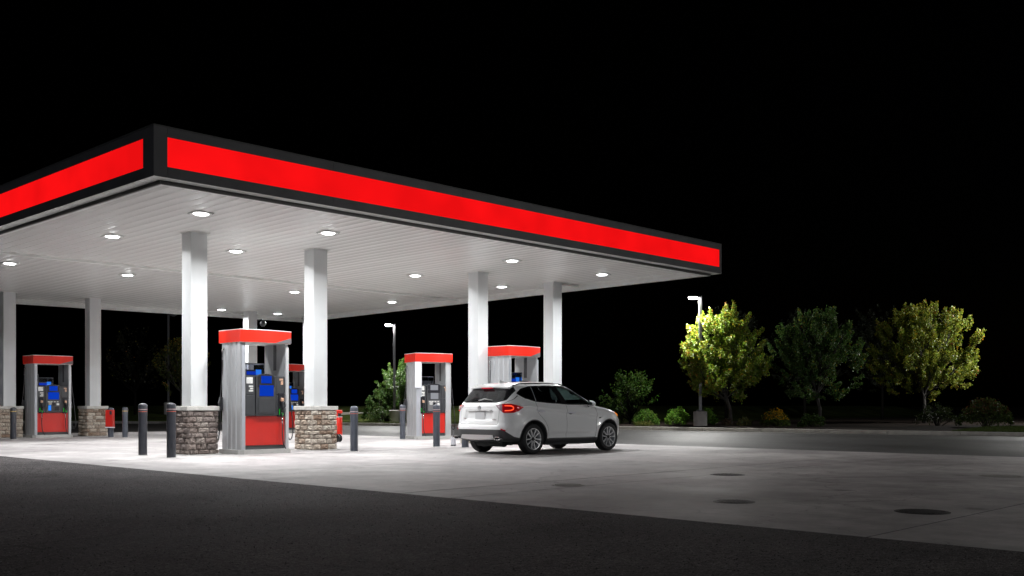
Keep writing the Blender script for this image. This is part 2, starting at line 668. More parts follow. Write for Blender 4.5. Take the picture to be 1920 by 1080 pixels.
# concrete pad: a bed with recessed joints, and one slab per bay
pad = sheet('concrete_pad', [(8.0, -40), (22.69, -40), (22.69, 40.3), (8.0, 40.3)], -0.003, 'car_gap')
vj = [-40, -30, -20, -11.5, -6.4, -1.35, 3.65, 8.70, 9.62, 14.5, 19.2, 24.0, 29.0, 34.6, 40.3]
uj = [8.0, 22.69]
for i in range(len(vj) - 1):
    a, b = vj[i] + 0.014, vj[i + 1] - 0.014
    mb = MB()
    x0, x1 = 8.0, 22.69
    mb.box(x0, x1, a, b, -0.012, 0.0 if i % 2 else 0.001)
    mb.build('slab', 'concrete', pad)

# loose grit and exposed aggregate on the approach asphalt
def grit(name, n, xr, yr, smin, smax, mat, z=0.0):
    rnd = random.Random(n)
    mb = MB()
    for _ in range(n):
        x = xr[1] - (xr[1] - xr[0]) * rnd.random()
        y = yr[0] + (yr[1] - yr[0]) * rnd.random() ** 1.4
        s_ = rnd.uniform(smin, smax)
        a = rnd.random() * 6.28
        c_, d_ = math.cos(a) * s_, math.sin(a) * s_
        mb.add([(x + c_, y + d_, z), (x - d_, y + c_, z), (x - c_ * .8, y - d_ * .8, z), (x + d_, y - c_, z), (x + rnd.uniform(-.3, .3) * s_, y, z + s_ * rnd.uniform(.3, .8))],
               [(0, 1, 4), (1, 2, 4), (2, 3, 4), (3, 0, 4)])
    o = mb.build(name, mat)
    o['kind'] = 'stuff'
    return o


gr = grit('aggregate', 16000, (-3.0, 7.98), (2.0, 24.0), 0.0025, 0.007, 'grit_pale')
tag(gr, 'pale stone grit sprinkled over the dark asphalt in the foreground', 'grit')
gr = grit('dark_aggregate', 20000, (-3.0, 7.98), (2.0, 24.0), 0.004, 0.010, 'grit_dark')
tag(gr, 'dark stone chips sprinkled over the asphalt in the foreground', 'grit')

# kerb stones along the far side of the road
def resample(pl, step):
    out = [Vector(pl[0]).to_2d()]
    acc = 0
    cur = Vector(pl[0]).to_2d()
    for q in pl[1:]:
        q = Vector(q)
        while (q - cur).length > step - acc:
            d = (q - cur).normalized()
            cur = cur + d * (step - acc)
            out.append(cur.copy())
            acc = 0
        acc += (q - cur).length
        cur = q.copy()
    return out


kerb = sheet('kerb', [(x + 0.02, y) for x, y in KERB] + [(x + 0.30, y) for x, y in reversed(KERB)], 0.002, 'kerb_concrete')
ks = resample(KERB, 2.6)
for i in range(len(ks) - 1):
    p, q = ks[i], ks[i + 1]
    d = (q - p)
    L = d.length
    T = Matrix.Translation((p.x, p.y, 0)) @ Matrix.Rotation(math.atan2(d.y, d.x), 4, 'Z')
    mb = MB()
    mb.box(0.006, L - 0.006, 0.0, 0.17, 0.004, 0.15, T, b=0.02)
    mb.build('kerb_stone', 'kerb_concrete', kerb)
# thin concrete gutter pan at the kerb's foot
gut = sheet('gutter', [(x - 0.25, y) for x, y in KERB[3:]] + [(x + 0.015, y) for x, y in reversed(KERB[3:])], 0.004, 'kerb_concrete')

# planting beds beyond the kerb
def bed(name, ya, yb, mat, far, z=0.13):
    pts = [(x + 0.12, y) for x, y in KERB if yb <= y <= ya]
    return sheet(name, pts + [(far, yb), (far, ya)], z, mat)


KX = lambda y: float(np.interp(-y, [-k[1] for k in KERB], [k[0] for k in KERB]))


def bedmesh(name, y0, y1, far, mat, zf):
    n = max(4, int((y1 - y0) / 0.8))
    mb = MB()
    vs, fs = [], []
    m_ = 14
    for i in range(n + 1):
        y = y0 + (y1 - y0) * i / n
        x0 = KX(y) + 0.15
        for j in range(m_ + 1):
            t = (j / m_) ** 1.6
            x = x0 + (far - x0) * t
            vs.append((x, y, zf(x - x0, y) + (0 if j == 0 else 0.02 * math.sin(x * 2.1 + y * 1.3))))
    for i in range(n):
        for j in range(m_):
            a = i * (m_ + 1) + j
            fs.append((a, a + m_ + 1, a + m_ + 2, a + 1))
    mb.add(vs, fs)
    o = mb.build(name, mat, smooth=True)
    o['kind'] = 'structure'
    return o


bedmesh('planting_bed', 14.2, 33.0, 90, 'soil', lambda d, y: 0.13 + 0.02 * min(d, 3))
bedmesh('lawn', -40.0, 14.2, 90, 'turf', lambda d, y: 0.13 + 0.03 * min(d, 3))
bedmesh('grass_bank', 33.0, 76.0, 110, 'turf', lambda d, y: 0.12 + (0.95 * max(0.0, min(1, (d - 5.5) / 6)) if y > 47 else 0.95 * max(0.0, min(1, (d - 5.5) / 6)) * max(0, (y - 42) / 5)))


# grass blades
def blades(name, spots, n, h, mat, col0, col1, parent=None):
    vs, fs, cols = [], [], []
    for i in range(n):
        x, y, z = spots()
        a = random.random() * 2 * PI
        hh = h * random.uniform(0.5, 1.3)
        wd = 0.012
        dx, dy = math.cos(a) * wd, math.sin(a) * wd
        lx, ly = random.uniform(-1, 1) * hh * 0.5, random.uniform(-1, 1) * hh * 0.5
        o = len(vs)
        vs += [(x - dx, y - dy, z), (x + dx, y + dy, z), (x + lx, y + ly, z + hh)]
        fs.append((o, o + 1, o + 2))
        t = random.random()
        c = [col0[k] * (1 - t) + col1[k] * t for k in range(3)]
        cols += c + [1] + c + [1] + c + [1]
    me = bpy.data.meshes.new(name)
    me.from_pydata(vs, [], fs)
    ca = me.color_attributes.new('tint', 'FLOAT_COLOR', 'POINT')
    ca.data.foreach_set('color', cols)
    me.materials.append(MATS[mat])
    o = bpy.data.objects.new(name, me)
    COL.objects.link(o)
    o['kind'] = 'stuff'
    return o


def spot_right():
    y = 14.0 - random.random() ** 1.2 * 16
    x = KX(y) + 0.2 + random.random() ** 1.5 * 6
    return x, y, 0.13 + 0.03 * min(x - KX(y) - 0.15, 3)


def spot_left():
    y = random.uniform(34, 66)
    x = KX(y) + 0.2 + random.random() * 2.2
    return x, y, 0.12


g1 = blades('grass', spot_right, 42000, 0.07, 'leaf_dull', (0.035, 0.055, 0.012), (0.06, 0.085, 0.02))
g1['label'] = 'mown grass behind the kerb at the right edge'
g1['category'] = 'grass'
g2 = blades('grass', spot_left, 36000, 0.08, 'leaf_dull', (0.035, 0.05, 0.012), (0.06, 0.075, 0.02))
g2['label'] = 'grass verge behind the kerb left of the lamp post'
g2['category'] = 'grass'

# ================================================================== CANOPY
S = 4.92      # soffit
LP = 4.73     # bottom of the lip
FB, FT = 4.80, 5.61
nl, nr, fr, fl = Vector((7.70, 15.43)), Vector((24.50, 15.40)), Vector((25.62, 37.40)), Vector((7.60, 38.55))
canopy = thing('fuel_station_canopy', 'wide flat canopy with black fascia and glowing red band over the fuel pumps', 'canopy')


def quad_inset(d):
    cs = [nl, nr, fr, fl]
    c0 = sum(cs, Vector((0, 0))) / 4
    out = []
    for i in range(4):
        p, a, b = cs[i], cs[i - 1], cs[(i + 1) % 4]
        e1, e2 = (p - a).normalized(), (b - p).normalized()
        n1, n2 = Vector((-e1.y, e1.x)), Vector((-e2.y, e2.x))
        out.append(p + (n1 + n2) * d / (1 + n1.dot(n2)))
    return out


def wall_strip(a, b, z0, z1, out0, out1, name, mat, s0=0.0, s1=0.0):
    """vertical box along a->b; out0/out1 are the offsets of its two faces to the outside (right of a->b is outside)"""
    d = (b - a)
    L = d.length
    d.normalize()
    n = Vector((d.y, -d.x))
    mb = MB()
    p = [a + d * s0 + n * out0, b - d * s1 + n * out0, b - d * s1 + n * out1, a + d * s0 + n * out1]
    mb.prism([(q.x, q.y) for q in p], z0, z1)
    return mb.build(name, mat, canopy)


cs = [nl, nr, fr, fl]
for i in range(4):
    a, b = cs[i], cs[(i + 1) % 4]
    s0 = 0.24
    s1 = 0.24 if i != 3 else 0.37
    if i == 0:
        s0, s1 = 0.24, 0.10
    # fascia rails above and below the lit band, seams at each panel joint
    L = (b - a).length
    npan = 5
    wall_strip(a, b, FB, FT, -0.16, -0.03, 'fascia_back', 'black_fascia', 0.03, 0.03)
    seg = (L - s0 - s1) / npan
    for k in range(npan):
        wall_strip(a, b, 5.46, FT, -0.03, 0.0, 'fascia_panel', 'black_fascia', s0 + seg * k + 0.003, L - (s0 + seg * (k + 1)) + 0.003)
        wall_strip(a, b, FB, 4.975, -0.03, 0.0, 'fascia_panel', 'black_fascia', s0 + seg * k + 0.003, L - (s0 + seg * (k + 1)) + 0.003)
    wall_strip(a, b, 4.975, 5.46, -0.029, -0.012, 'light_band', 'red_band', s0, s1)
    # cap flashing
    wall_strip(a, b, FT, FT + 0.025, -0.2, 0.008, 'cap_flashing', 'dark_trim', 0.0, 0.0)
# corner covers
for i in range(4):
    p = cs[i]
    a, b = cs[i - 1], cs[(i + 1) % 4]
    e0, e1 = (a - p).normalized(), (b - p).normalized()
    w0 = 0.367 if i == 0 else 0.237
    w1 = 0.237 if i != 1 else 0.237
    if i == 1:
        w0 = 0.097
    n0 = Vector((e0.y, -e0.x))
    n1 = Vector((-e1.y, e1.x))
    mb = MB()
    inn = p + (e0 + e1) * 0.03
    mb.prism([(q.x, q.y) for q in (p, p + e1 * w1, p + e1 * w1 + e0 * 0.03, p + (e0 + e1) * 0.03, p + e0 * w0 + e1 * 0.03, p + e0 * w0)], FB, FT)
    mb.build('corner_cover', 'black_fascia', canopy)

q0 = quad_inset(0.0)
qo = quad_inset(0.22)
qi = quad_inset(0.34)
# underside strip of the fascia (pale)
for i in range(4):
    a, b, c, d = cs[i], cs[(i + 1) % 4], qo[(i + 1) % 4], qo[i]
    mb = MB()
    mb.prism([(q.x, q.y) for q in (a.lerp(d, .02), b.lerp(c, .02), c, d)], FB - 0.006, FB - 0.001)
    mb.build('underside_strip', 'trim_white', canopy)
    # lip: outer face coloured dark for its unlit shade, inner face white
    dd = (qo[(i + 1) % 4] - qo[i]).normalized()
    n = Vector((dd.y, -dd.x))
    a, b = qo[i], qo[(i + 1) % 4]
    mb = MB()
    mb.prism([(q.x, q.y) for q in (a, b, b.lerp(qi[(i + 1) % 4], .3), a.lerp(qi[i], .3))], LP, S)
    mb.build('gutter_lip', 'dark_trim', canopy)
    mb = MB()
    mb.prism([(q.x, q.y) for q in (a.lerp(qi[i], .31), b.lerp(qi[(i + 1) % 4], .31), qi[(i + 1) % 4], qi[i])], LP + 0.004, S + 0.05)
    mb.build('inner_trim', 'trim_white', canopy)
# deck above
mb = MB()
mb.prism([(q.x, q.y) for q in quad_inset(0.17)], S + 0.10, S + 0.16)
mb.build('deck', 'dark_trim', canopy)
# soffit panels: each a shallow pan with folded edges, running front to back
NP = 58
bl, br, tr, tl = qi
prof = [(0.0, 0.011), (0.04, 0.004), (0.10, -0.001), (0.3, -0.006), (0.5, -0.0075), (0.7, -0.006), (0.90, -0.001), (0.96, 0.004), (1.0, 0.011)]
for k in range(NP):
    f0, f1 = k / NP, (k + 1) / NP
    vs, fs = [], []
    sag = random.uniform(0.5, 1.5)
    tilt = random.uniform(-0.0035, 0.0035)
    ny = 10
    wob = [random.uniform(-1, 1) * 0.0035 for _ in range(ny + 1)]
    for j in range(ny + 1):
        t = j / ny
        for s_, z_ in prof:
            f = f0 + (f1 - f0) * s_
            a = bl.lerp(br, f)
            b = tl.lerp(tr, f)
            p = a.lerp(b, t)
            vs.append((p.x, p.y, S + (z_ * sag * 1.5 if z_ < 0.003 else z_) + tilt * (s_ - 0.5) + wob[j] * (1 - abs(2 * s_ - 1))))
    m_ = len(prof)
    for j in range(ny):
        for i in range(m_ - 1):
            a = j * m_ + i
            fs.append((a, a + m_, a + m_ + 1, a + 1))
    mb = MB()
    mb.add(vs, fs)
    o = mb.build('soffit_panel', 'soffit_white', canopy, smooth=True)


def trough(v, u0, u1, w_=0.16, name='soffit_trough'):
    mb = MB()
    mb.box(u0, u1, v - w_ / 2, v + w_ / 2, S - 0.075, S + 0.01, b=0.01)
    mb.build(name, 'trim_white', canopy)


trough(26.45, 8.1, 24.75)
trough(20.62, 23.65, 24.42, 0.10)
# camera dome hanging by the third back column is its own thing (below)

# ------------------------------------------------------------------ canopy light fixtures
def canopy_light():
    t = thing('canopy_light', '', 'light', group='recessed lights in the canopy ceiling')
    mb = MB()
    mb.box(-0.19, 0.19, -0.19, 0.19, -0.034, -0.012, b=0.006)
    mb.build('housing', 'trim_white', t)
    mb = MB()
    mb.lathe([(0.0001, -0.058), (0.07, -0.056), (0.125, -0.048), (0.15, -0.034)], 24, cap=False)
    mb.build('lens', 'lens', t, smooth=True)
    ld = bpy.data.lights.new('led_array', 'AREA')
    ld.shape = 'DISK'
    ld.size = 0.27
    ld.energy = LAMP_W
    ld.spread = LAMP_SPREAD
    ld.color = (0.98, 0.99, 1.0)
    lo = bpy.data.objects.new('led_array', ld)
    COL.objects.link(lo)
    lo.parent = t
    lo.location = (0, 0, -0.038)
    mb = MB()
    for sx in (-1, 1):
        for sy in (-1, 1):
            mb.lathe([(0.012, -0.040), (0.012, -0.0345)], 8, Matrix.Translation((sx * .165, sy * .165, 0)))
    mb.build('screws', 'steel_dark', t)
    return t


cl0 = canopy_light()
LTS = [(10.12, 18.30, 'ceiling light nearest the front left canopy corner, above the first column'),
       (13.20, 18.33, 'ceiling light just right of the top of the second front column'),
       (19.08, 18.36, 'front ceiling light above the right pump beside the car, between the two right columns'),
       (22.89, 18.40, 'ceiling light nearest the far right canopy corner'),
       (10.10, 22.19, 'ceiling light left of the first column, second in from the left fascia'),
       (13.18, 22.13, 'ceiling light between the tops of the first and second front columns'),
       (19.28, 22.49, 'ceiling light left of the third front column, above the middle of the forecourt'),
       (23.00, 22.59, 'ceiling light just behind the two right columns'),
       (10.11, 28.39, 'ceiling light at the left edge of the picture beyond the ceiling seam'),
       (13.39, 28.44, 'ceiling light beyond the ceiling seam, right of the back left columns'),
       (19.26, 28.64, 'ceiling light beyond the seam, just left of the second front column'),
       (23.61, 28.84, 'ceiling light above the distant white lit lamp post near the right canopy edge'),
       (23.31, 35.90, 'ceiling light in the far back corner, right of the dome camera'),
       (20.80, 36.00, 'faint ceiling light at the back edge, left of the dome camera')]
for i, (u, v, lab) in enumerate(LTS):
    if i == 0:
        cl0.location = (u, v, S)
        cl0['label'] = lab
    else:
        dup(cl0, (u, v, S), 0, lab)

# ================================================================== COLUMNS ON STONE PIERS
def stone_mesh(idx):
    rnd = random.Random(idx)
    nx, nz = 5, 4
    vs, fs = [], []
    for j in range(nz + 1):
        for i in range(nx + 1):
            x, z = i / nx - 0.5, j / nz - 0.5
            e = min(1, 4.5 * min(0.5 - abs(x), 0.5 - abs(z)) + 0.02)
            jit = 0.03 if 0 < i < nx and 0 < j < nz else 0.015
            y = -0.5 - 0.5 * (e ** 0.5) + rnd.uniform(-0.22, 0.22) * e
            sx = 0.97 + rnd.uniform(-0.02, 0.01)
            vs.append((x * sx + rnd.uniform(-jit, jit) * 0.6, y, z * 0.93 + rnd.uniform(-jit, jit)))
    for j in range(nz):
        for i in range(nx):
            a = j * (nx + 1) + i
            fs.append((a, a + 1, a + nx + 2, a + nx + 1))
    # sides back to the core
    per = [j * (nx + 1) for j in range(nz, -1, -1)][:-1] + list(range(nx)) + [j * (nx + 1) + nx for j in range(nz)] + [nz * (nx + 1) + i for i in range(nx, 0, -1)]
    o = len(vs)
    for i in per:
        vs.append((vs[i][0], 0.1, vs[i][2]))
    k = len(per)
    for i in range(k):
        fs.append((per[i], o + i, o + (i + 1) % k, per[(i + 1) % k]))
    me = bpy.data.meshes.new('stone')
    me.from_pydata(vs, [], fs)
    me.update()
    return me


ST = {'stone_brown': [], 'stone_tan': []}
for mn in ST:
    for i in range(7):
        me = stone_mesh(i * 3 + (50 if mn == 'stone_tan' else 0))
        me.materials.append(MATS[mn])
        ST[mn].append(me)


def column(u, v, label, smat, seed, sz=1.0):
    rnd = random.Random(seed)
    t = thing('canopy_column', label, 'column', (u, v, 0), 0, 'white columns on stone piers')
    hw = 0.20
    mb = MB()
    mb.box(-hw, hw, -hw, hw, 1.075, S - 0.012, b=0.006)
    mb.build('shaft', 'column_white', t)
    mb = MB()
    mb.box(-hw - 0.035, hw + 0.035, -hw - 0.035, hw + 0.035, S - 0.022, S - 0.008)
    mb.build('collar', 'trim_white', t)
    mb = MB()
    mb.box(-0.39, 0.39, -0.39, 0.39, 0.975, 1.075, b=0.012)
    mb.build('cap', 'cap_concrete', t)
    mb = MB()
    c = 0.335
    mb.box(-c, c, -c, c, 0.0, 0.975)
    core = mb.build('pier', 'mortar', t)
    mb = MB()
    mb.box(-0.43, 0.43, -0.43, 0.43, 0.001, 0.014, b=0.006)
    mb.build('footing', 'plinth_concrete', t)
    rows = 8
    z = 0.016
    H_ = (0.972 - 0.016)
    hs = [rnd.uniform(0.8, 1.2) for _ in range(rows)]
    tot = sum(hs)
    for r_ in range(rows):
        h = hs[r_] / tot * H_
        for side in range(4):
            # alternate which face runs through the corner
            ext = 0.375 if (r_ + side) % 2 else 0.335
            xs = [-ext]
            while xs[-1] < ext - 0.30:
                xs.append(xs[-1] + rnd.uniform(0.10, 0.30))
            if ext - xs[-1] < 0.09 and len(xs) > 1:
                xs.pop()
            xs.append(ext)
            for i in range(len(xs) - 1):
                w_ = xs[i + 1] - xs[i]
                parts = [(z, h)]
                if h > 0.125 and w_ < 0.22 and rnd.random() < 0.25:
                    parts = [(z, h * 0.5), (z + h * 0.5, h * 0.5)]
                for zz, hh in parts:
                    o = bpy.data.objects.new('stone', rnd.choice(ST[smat]))
                    COL.objects.link(o)
                    o.parent = core
                    a = side * PI / 2
                    cx = (xs[i] + xs[i + 1]) / 2
                    loc = Matrix.Rotation(a, 4, 'Z') @ Vector((cx, -0.33, zz + hh / 2))
                    o.location = loc
                    o.rotation_euler = (0, 0, a)
                    o.scale = ((w_ - 0.009) * (1 if rnd.random() < .5 else 1), rnd.uniform(0.04, 0.068), hh - 0.005)
        z += h
    return t


column(11.25, 20.62, 'front left column with dark brown stone pier beside two bollards', 'stone_brown', 1)
column(14.51, 20.66, 'second front column with tan stone pier right of the large pump', 'stone_tan', 2)
column(20.19, 20.78, 'third front column rising directly behind the tail of the white car', 'stone_tan', 3)
column(23.37, 20.74, 'rightmost front column rising behind the car roof', 'stone_tan', 4)
column(12.70, 35.86, 'back column on tan stones at the left edge of the picture', 'stone_tan', 5)
column(15.55, 35.73, 'back column on tan stones, right of the small left pump', 'stone_tan', 6)
column(22.05, 35.94, 'back column seen behind the large pump under the dome camera', 'stone_tan', 7)
column(24.90, 35.90, 'back right column hidden behind the second front column', 'stone_tan', 8)

# ================================================================== FUEL DISPENSERS
def nozzle(t, x, y, z, side=1):
    mb = MB()
    mb.box(x - 0.075, x + 0.075, y - 0.012, y + 0.05, z - 0.27, z + 0.27, b=0.01)
    boot = mb.build('nozzle_boot', 'pump_black_gloss', t)
    mb = MB()
    mb.tube([(x, y - 0.03, z - 0.16), (x + 0.015, y - 0.06, z - 0.02), (x, y - 0.05, z + 0.10), (x - 0.01, y - 0.01, z + 0.19)], [0.016, 0.024, 0.026, 0.013], 8)
    mb.tube([(x, y - 0.06, z - 0.10), (x + 0.05, y - 0.11, z - 0.03), (x + 0.045, y - 0.10, z + 0.06), (x, y - 0.055, z + 0.09)], 0.010, 6)
    nz = mb.build('nozzle', 'hose_rubber', t, smooth=True)
    mb = MB()
    mb.box(x - 0.035, x + 0.035, y - 0.085, y - 0.03, z + 0.08, z + 0.16, b=0.012)
    mb.build('nozzle_cap', 'sticker_warm', nz)
    mb = MB()
    mb.box(x - 0.055, x - 0.034, y - 0.02, y - 0.013, z - 0.22, z - 0.09)
    mb.box(x + 0.015, x + 0.05, y - 0.02, y - 0.013, z - 0.24, z - 0.18)
    mb.build('indicator', 'green_led', boot)
    # hose hanging in front
    mb = MB()
    pts = catmull([(x, y - 0.03, z - 0.17), (x + 0.01, y - 0.06, z - 0.35), (x - 0.005, y - 0.07, z - 0.62), (x + 0.02, y - 0.07, z - 0.85), (x + 0.10, y - 0.05, z - 1.0)], 6)
    mb.tube(pts, 0.013, 7)
    mb.build('front_hose', 'hose_rubber', t, smooth=True)
    mb = MB()
    mb.tube([(x, y - 0.045, z - 0.30), (x + 0.008, y - 0.06, z - 0.42)], 0.018, 8)
    mb.build('hose_swivel', 'chrome', t, smooth=True)


def dispenser(label, loc, rotz=0, screen='blue', nozzles=(1,), swoosh=True, pw=0.10, sign=False, W=0.62, D=0.43, detail=True):
    t = thing('fuel_dispenser', label, 'fuel pump', loc, rotz, 'fuel pumps under the canopy')
    # plinth with cut corners
    mb = MB()
    a, b, c = W + 0.06, D + 0.07, 0.09
    mb.prism([(-a + c, -b), (a - c, -b), (a, -b + c), (a, b - c), (a - c, b), (-a + c, b), (-a, b - c), (-a, -b + c)], 0.001, 0.10)
    mb.build('plinth', 'plinth_concrete', t)
    # end pillars: rounded aluminium extrusions with flutes
    for s in (-1, 1):
        out, inn = s * W, s * (W - pw)
        prof = []
        # outer face profile with shallow flutes
        ys = [-D + 0.02, -D + 0.05, -D * 0.55, -D * 0.5, -D * 0.45, -D * 0.12, -D * 0.06, 0.0, D * 0.3, D * 0.36, D * 0.42, D - 0.05, D - 0.02]
        xs = [0.018, 0.0, 0.0, 0.022, 0.0, 0.0, 0.018, 0.0, 0.0, 0.022, 0.0, 0.0, 0.018]
        poly = [(inn, -D)] + [(out - s * dx, y) for y, dx in zip(ys, xs)] + [(inn, D)]
        if s < 0:
            poly = poly[::-1]
        mb = MB()
        mb.prism(poly, 0.10, 2.50)
        mb.build('end_pillar', 'aluminium', t)
        mb = MB()
        mb.box(min(out, inn) + 0.012, max(out, inn) - 0.012, -D - 0.008, -D, 0.10, 2.42, b=0.003)
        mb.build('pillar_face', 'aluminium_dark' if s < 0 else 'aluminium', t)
        # dark guide slot on the inner face above the cabinet
        mb = MB()
        xi = inn - s * 0.004
        mb.box(min(xi, inn), max(xi, inn), -0.06, 0.06, 1.9, 2.49)
        mb.build('guide_slot', 'pump_grey', t)
    wi = W - pw - 0.003
    # header canopy: bulged front and back, square ends
    def arc(yf, bulge, x0, x1, n=12):
        return [(x0 + (x1 - x0) * i / n, yf - bulge * (1 - (2 * i / n - 1) ** 2)) for i in range(n + 1)]
    a = 0.66
    fd = 0.475
    mb = MB()
    poly = arc(-fd + 0.02, 0.085, -a, a) + [(x, -y) for x, y in reversed(arc(-fd + 0.02, 0.085, -a, a))]
    mb.prism(poly, 2.505, 2.775)
    hd = mb.build('header', 'sign_red', t)
    mb = MB()
    mb.prism([(x * 1.004, y * 1.006) for x, y in poly], 2.775, 2.79)
    mb.build('header_rim', 'trim_white', hd)
    mb = MB()
    mb.prism([(x * 0.985, y * 0.97) for x, y in poly], 2.495, 2.505)
    mb.build('header_underside', 'trim_white', hd)
    if swoosh:
        # grey swoosh on the lower right of the header front, its own thin panel
        mb = MB()
        pts = []
        for i in range(13):
            x = 0.18 + (a - 0.18) * i / 12
            y = -fd + 0.02 - 0.085 * (1 - (x / a) ** 2) - 0.004
            top = 2.507 + 0.13 * ((x - 0.18) / (a - 0.18))
            pts.append((x, y, top))
        vs = [(x, y, 2.507) for x, y, z in pts] + [p for p in pts]
        n = len(pts)
        mb.add(vs, [(i, i + 1, n + i + 1, n + i) for i in range(n - 1)])
        mb.add([(x, y + 0.003, z) for x, y, z in vs], [(n + i, n + i + 1, i + 1, i) for i in range(n - 1)])
        mb.add([(a + 0.003, -fd + 0.016, 2.507), (a + 0.003, fd - 0.02, 2.507), (a + 0.003, fd - 0.02, 2.637), (a + 0.003, -fd + 0.016, 2.637)], [(0, 1, 2, 3)])
        mb.build('header_swoosh', 'pump_grey', hd)
    # lower cabinet in red with kick plate
    mb = MB()
    mb.box(-wi, wi, -D + 0.05, D - 0.05, 0.10, 0.19)
    mb.build('kick_plate', 'car_plastic', t)
    mb = MB()
    mb.box(-wi, wi, -D + 0.035, D - 0.035, 0.192, 0.85, b=0.008)
    mb.build('lower_panel', 'pump_red', t)
    # upper cabinet
    mb = MB()
    mb.box(-wi, wi, -D + 0.03, D - 0.03, 0.853, 1.76, b=0.012)
    cab = mb.build('cabinet', 'pump_black', t)
    for s in (-1, 1):
        mb = MB()
        x0, x1 = (-wi + 0.01, -0.27) if s < 0 else (0.27, wi - 0.01)
        mb.box(x0, x1, -D + 0.005, -D + 0.031, 1.33, 1.75, b=0.01)
        mb.build('door_upper', 'pump_black', cab)
        mb = MB()
        mb.box(x0, x1, -D + 0.002, -D + 0.031, 0.86, 1.322, b=0.012)
        mb.build('door_lower', 'pump_black', cab)
    # middle module with arched top
    mb = MB()
    arcp = [(-0.255, 0.855), (0.255, 0.855), (0.255, 1.73)] + [(0.255 * math.cos(t_), 1.73 + 0.075 * math.sin(t_)) for t_ in np.linspace(0.25, PI - 0.25, 9)] + [(-0.255, 1.73)]
    T = Matrix.Rotation(R(90), 4, 'X')
    mb.prism(arcp, D - 0.03, D + 0.02, T)
    mod = mb.build('payment_module', 'pump_black', t)
    mb = MB()
    arcp2 = [(x * 0.86, 0.86 + (z - 0.855) * 0.985) for x, z in arcp]
    arcp2 = [(x, max(z, 1.5)) for x, z in arcp2]
    mb.prism(arcp2, D + 0.02, D + 0.024, T)
    mb.build('screen_bezel', 'pump_black_gloss', mod)
    sm = 'screen_blue' if screen == 'blue' else 'screen_grey'
    mb = MB()
    mb.box(-0.13, 0.14, -D - 0.029, -D - 0.0245, 1.59, 1.755)
    mb.build('price_screen', sm, mod)
    mb = MB()
    if screen == 'grey':
        mb.box(-0.12, 0.15, -D - 0.027, -D - 0.0205, 1.30, 1.50)
    else:
        mb.box(-0.17, 0.19, -D - 0.027, -D - 0.0205, 1.30, 1.545)
    mb.build('display', sm, mod)
    mb = MB()
    mb.box(-0.215, 0.215, -D - 0.034, -D - 0.02, 0.90, 1.26, b=0.008)
    lowp = mb.build('keypad_panel', 'pump_grey' if screen == 'grey' else 'pump_black', mod)
    if nozzles != (1,):
        mb = MB()
        for i in range(3):
            for j in range(4):
                mb.box(-0.16 + i * 0.035, -0.135 + i * 0.035, -D - 0.038, -D - 0.034, 1.12 + j * 0.03, 1.14 + j * 0.03)
        mb.build('keys', 'sticker', lowp)
    if screen == 'blue' and len(nozzles) > 1:
        mb = MB()
        mb.box(-0.17, -0.08, -D - 0.040, -D - 0.0345, 0.92, 1.10)
        mb.build('card_reader_light', 'screen_cyan', mod)
    if len(nozzles) < 2 and screen == 'blue':
        lowp = MB().box(-0.19, 0.19, -D - 0.037, -D - 0.0345, 0.93, 1.23).build('blank_cover', 'pump_black', mod)
    mb = MB()
    for k in range(4 if (len(nozzles) > 1 or screen == 'grey') else 0):
        mb.box(-0.19 + 0.10 * k, -0.13 + 0.10 * k, -D - 0.040, -D - 0.0345, 1.205, 1.235)
    if mb.v:
        mb.box(0.10, 0.19, -D - 0.044, -D - 0.0345, 1.10, 1.17, b=0.003)
        mb.build('selector_buttons', 'sticker', lowp)
        mb = MB()
        mb.box(-0.03, 0.04, -D - 0.048, -D - 0.0345, 1.09, 1.19, b=0.004)
        mb.box(0.04, 0.18, -D - 0.042, -D - 0.0345, 0.93, 1.05, b=0.004)
        mb.build('card_reader', 'pump_black_gloss', lowp)
    # stickers
    mb = MB()
    mb.box(-0.52 + 0.03, -0.33, -D + 0.0005, -D + 0.0045, 1.58, 1.72)
    mb.build('notice', 'sticker', cab)
    mb = MB()
    for k in range(3):
        mb.box(-0.43 + 0.03 * (k % 2), -0.32, -D + 0.0005, -D + 0.0045, 1.50 - k * 0.05, 1.535 - k * 0.05)
    mb.build('small_notice', 'sticker', cab)
    mb = MB()
    mb.box(0.36, 0.46, -D + 0.0005, -D + 0.0045, 1.66, 1.70)
    mb.box(0.40, 0.46, -D + 0.0005, -D + 0.0045, 1.56, 1.645)
    mb.build('small_notice', 'sticker_warm', cab)
    # screws on the panels
    mb = MB()
    for x, z in ((-0.2, 0.92), (0.2, 0.92), (-0.2, 1.24), (0.2, 1.24), (-0.45, 0.89), (-0.3, 0.89), (0.45, 0.89)):
        mb.box(x - 0.008, x + 0.008, -D - 0.038, -D - 0.030, z - 0.008, z + 0.008)
    mb.build('screws', 'chrome', cab)
    # clear media box on top of the cabinet
    mb = MB()
    mb.box(-0.42, 0.05, -0.30, 0.16, 1.765, 2.03, b=0.01)
    tb = mb.build('media_box', 'clear_plastic', t)
    mb = MB()
    mb.box(-0.39, 0.02, -0.22, 0.1, 1.772, 1.90, b=0.01)
    mb.build('media_unit', 'pump_grey', tb)
    mb = MB()
    for x in (-0.425, 0.043):
        mb.box(x, x + 0.012, -0.306, -0.294, 1.765, 2.035)
    mb.box(-0.43, 0.06, -0.31, 0.17, 2.03, 2.042)
    mb.build('media_frame', 'pump_black', tb)
    if screen == 'blue':
        mb = MB()
        mb.box(-0.38, -0.13, -0.235, -0.225, 1.78, 1.86)
        mb.build('media_screen', 'screen_blue', tb)
        mb = MB()
        mb.box(-0.13, 0.01, -0.238, -0.226, 1.78, 1.90)
        mb.build('media_screen', 'screen_cyan', tb)
    mb = MB()
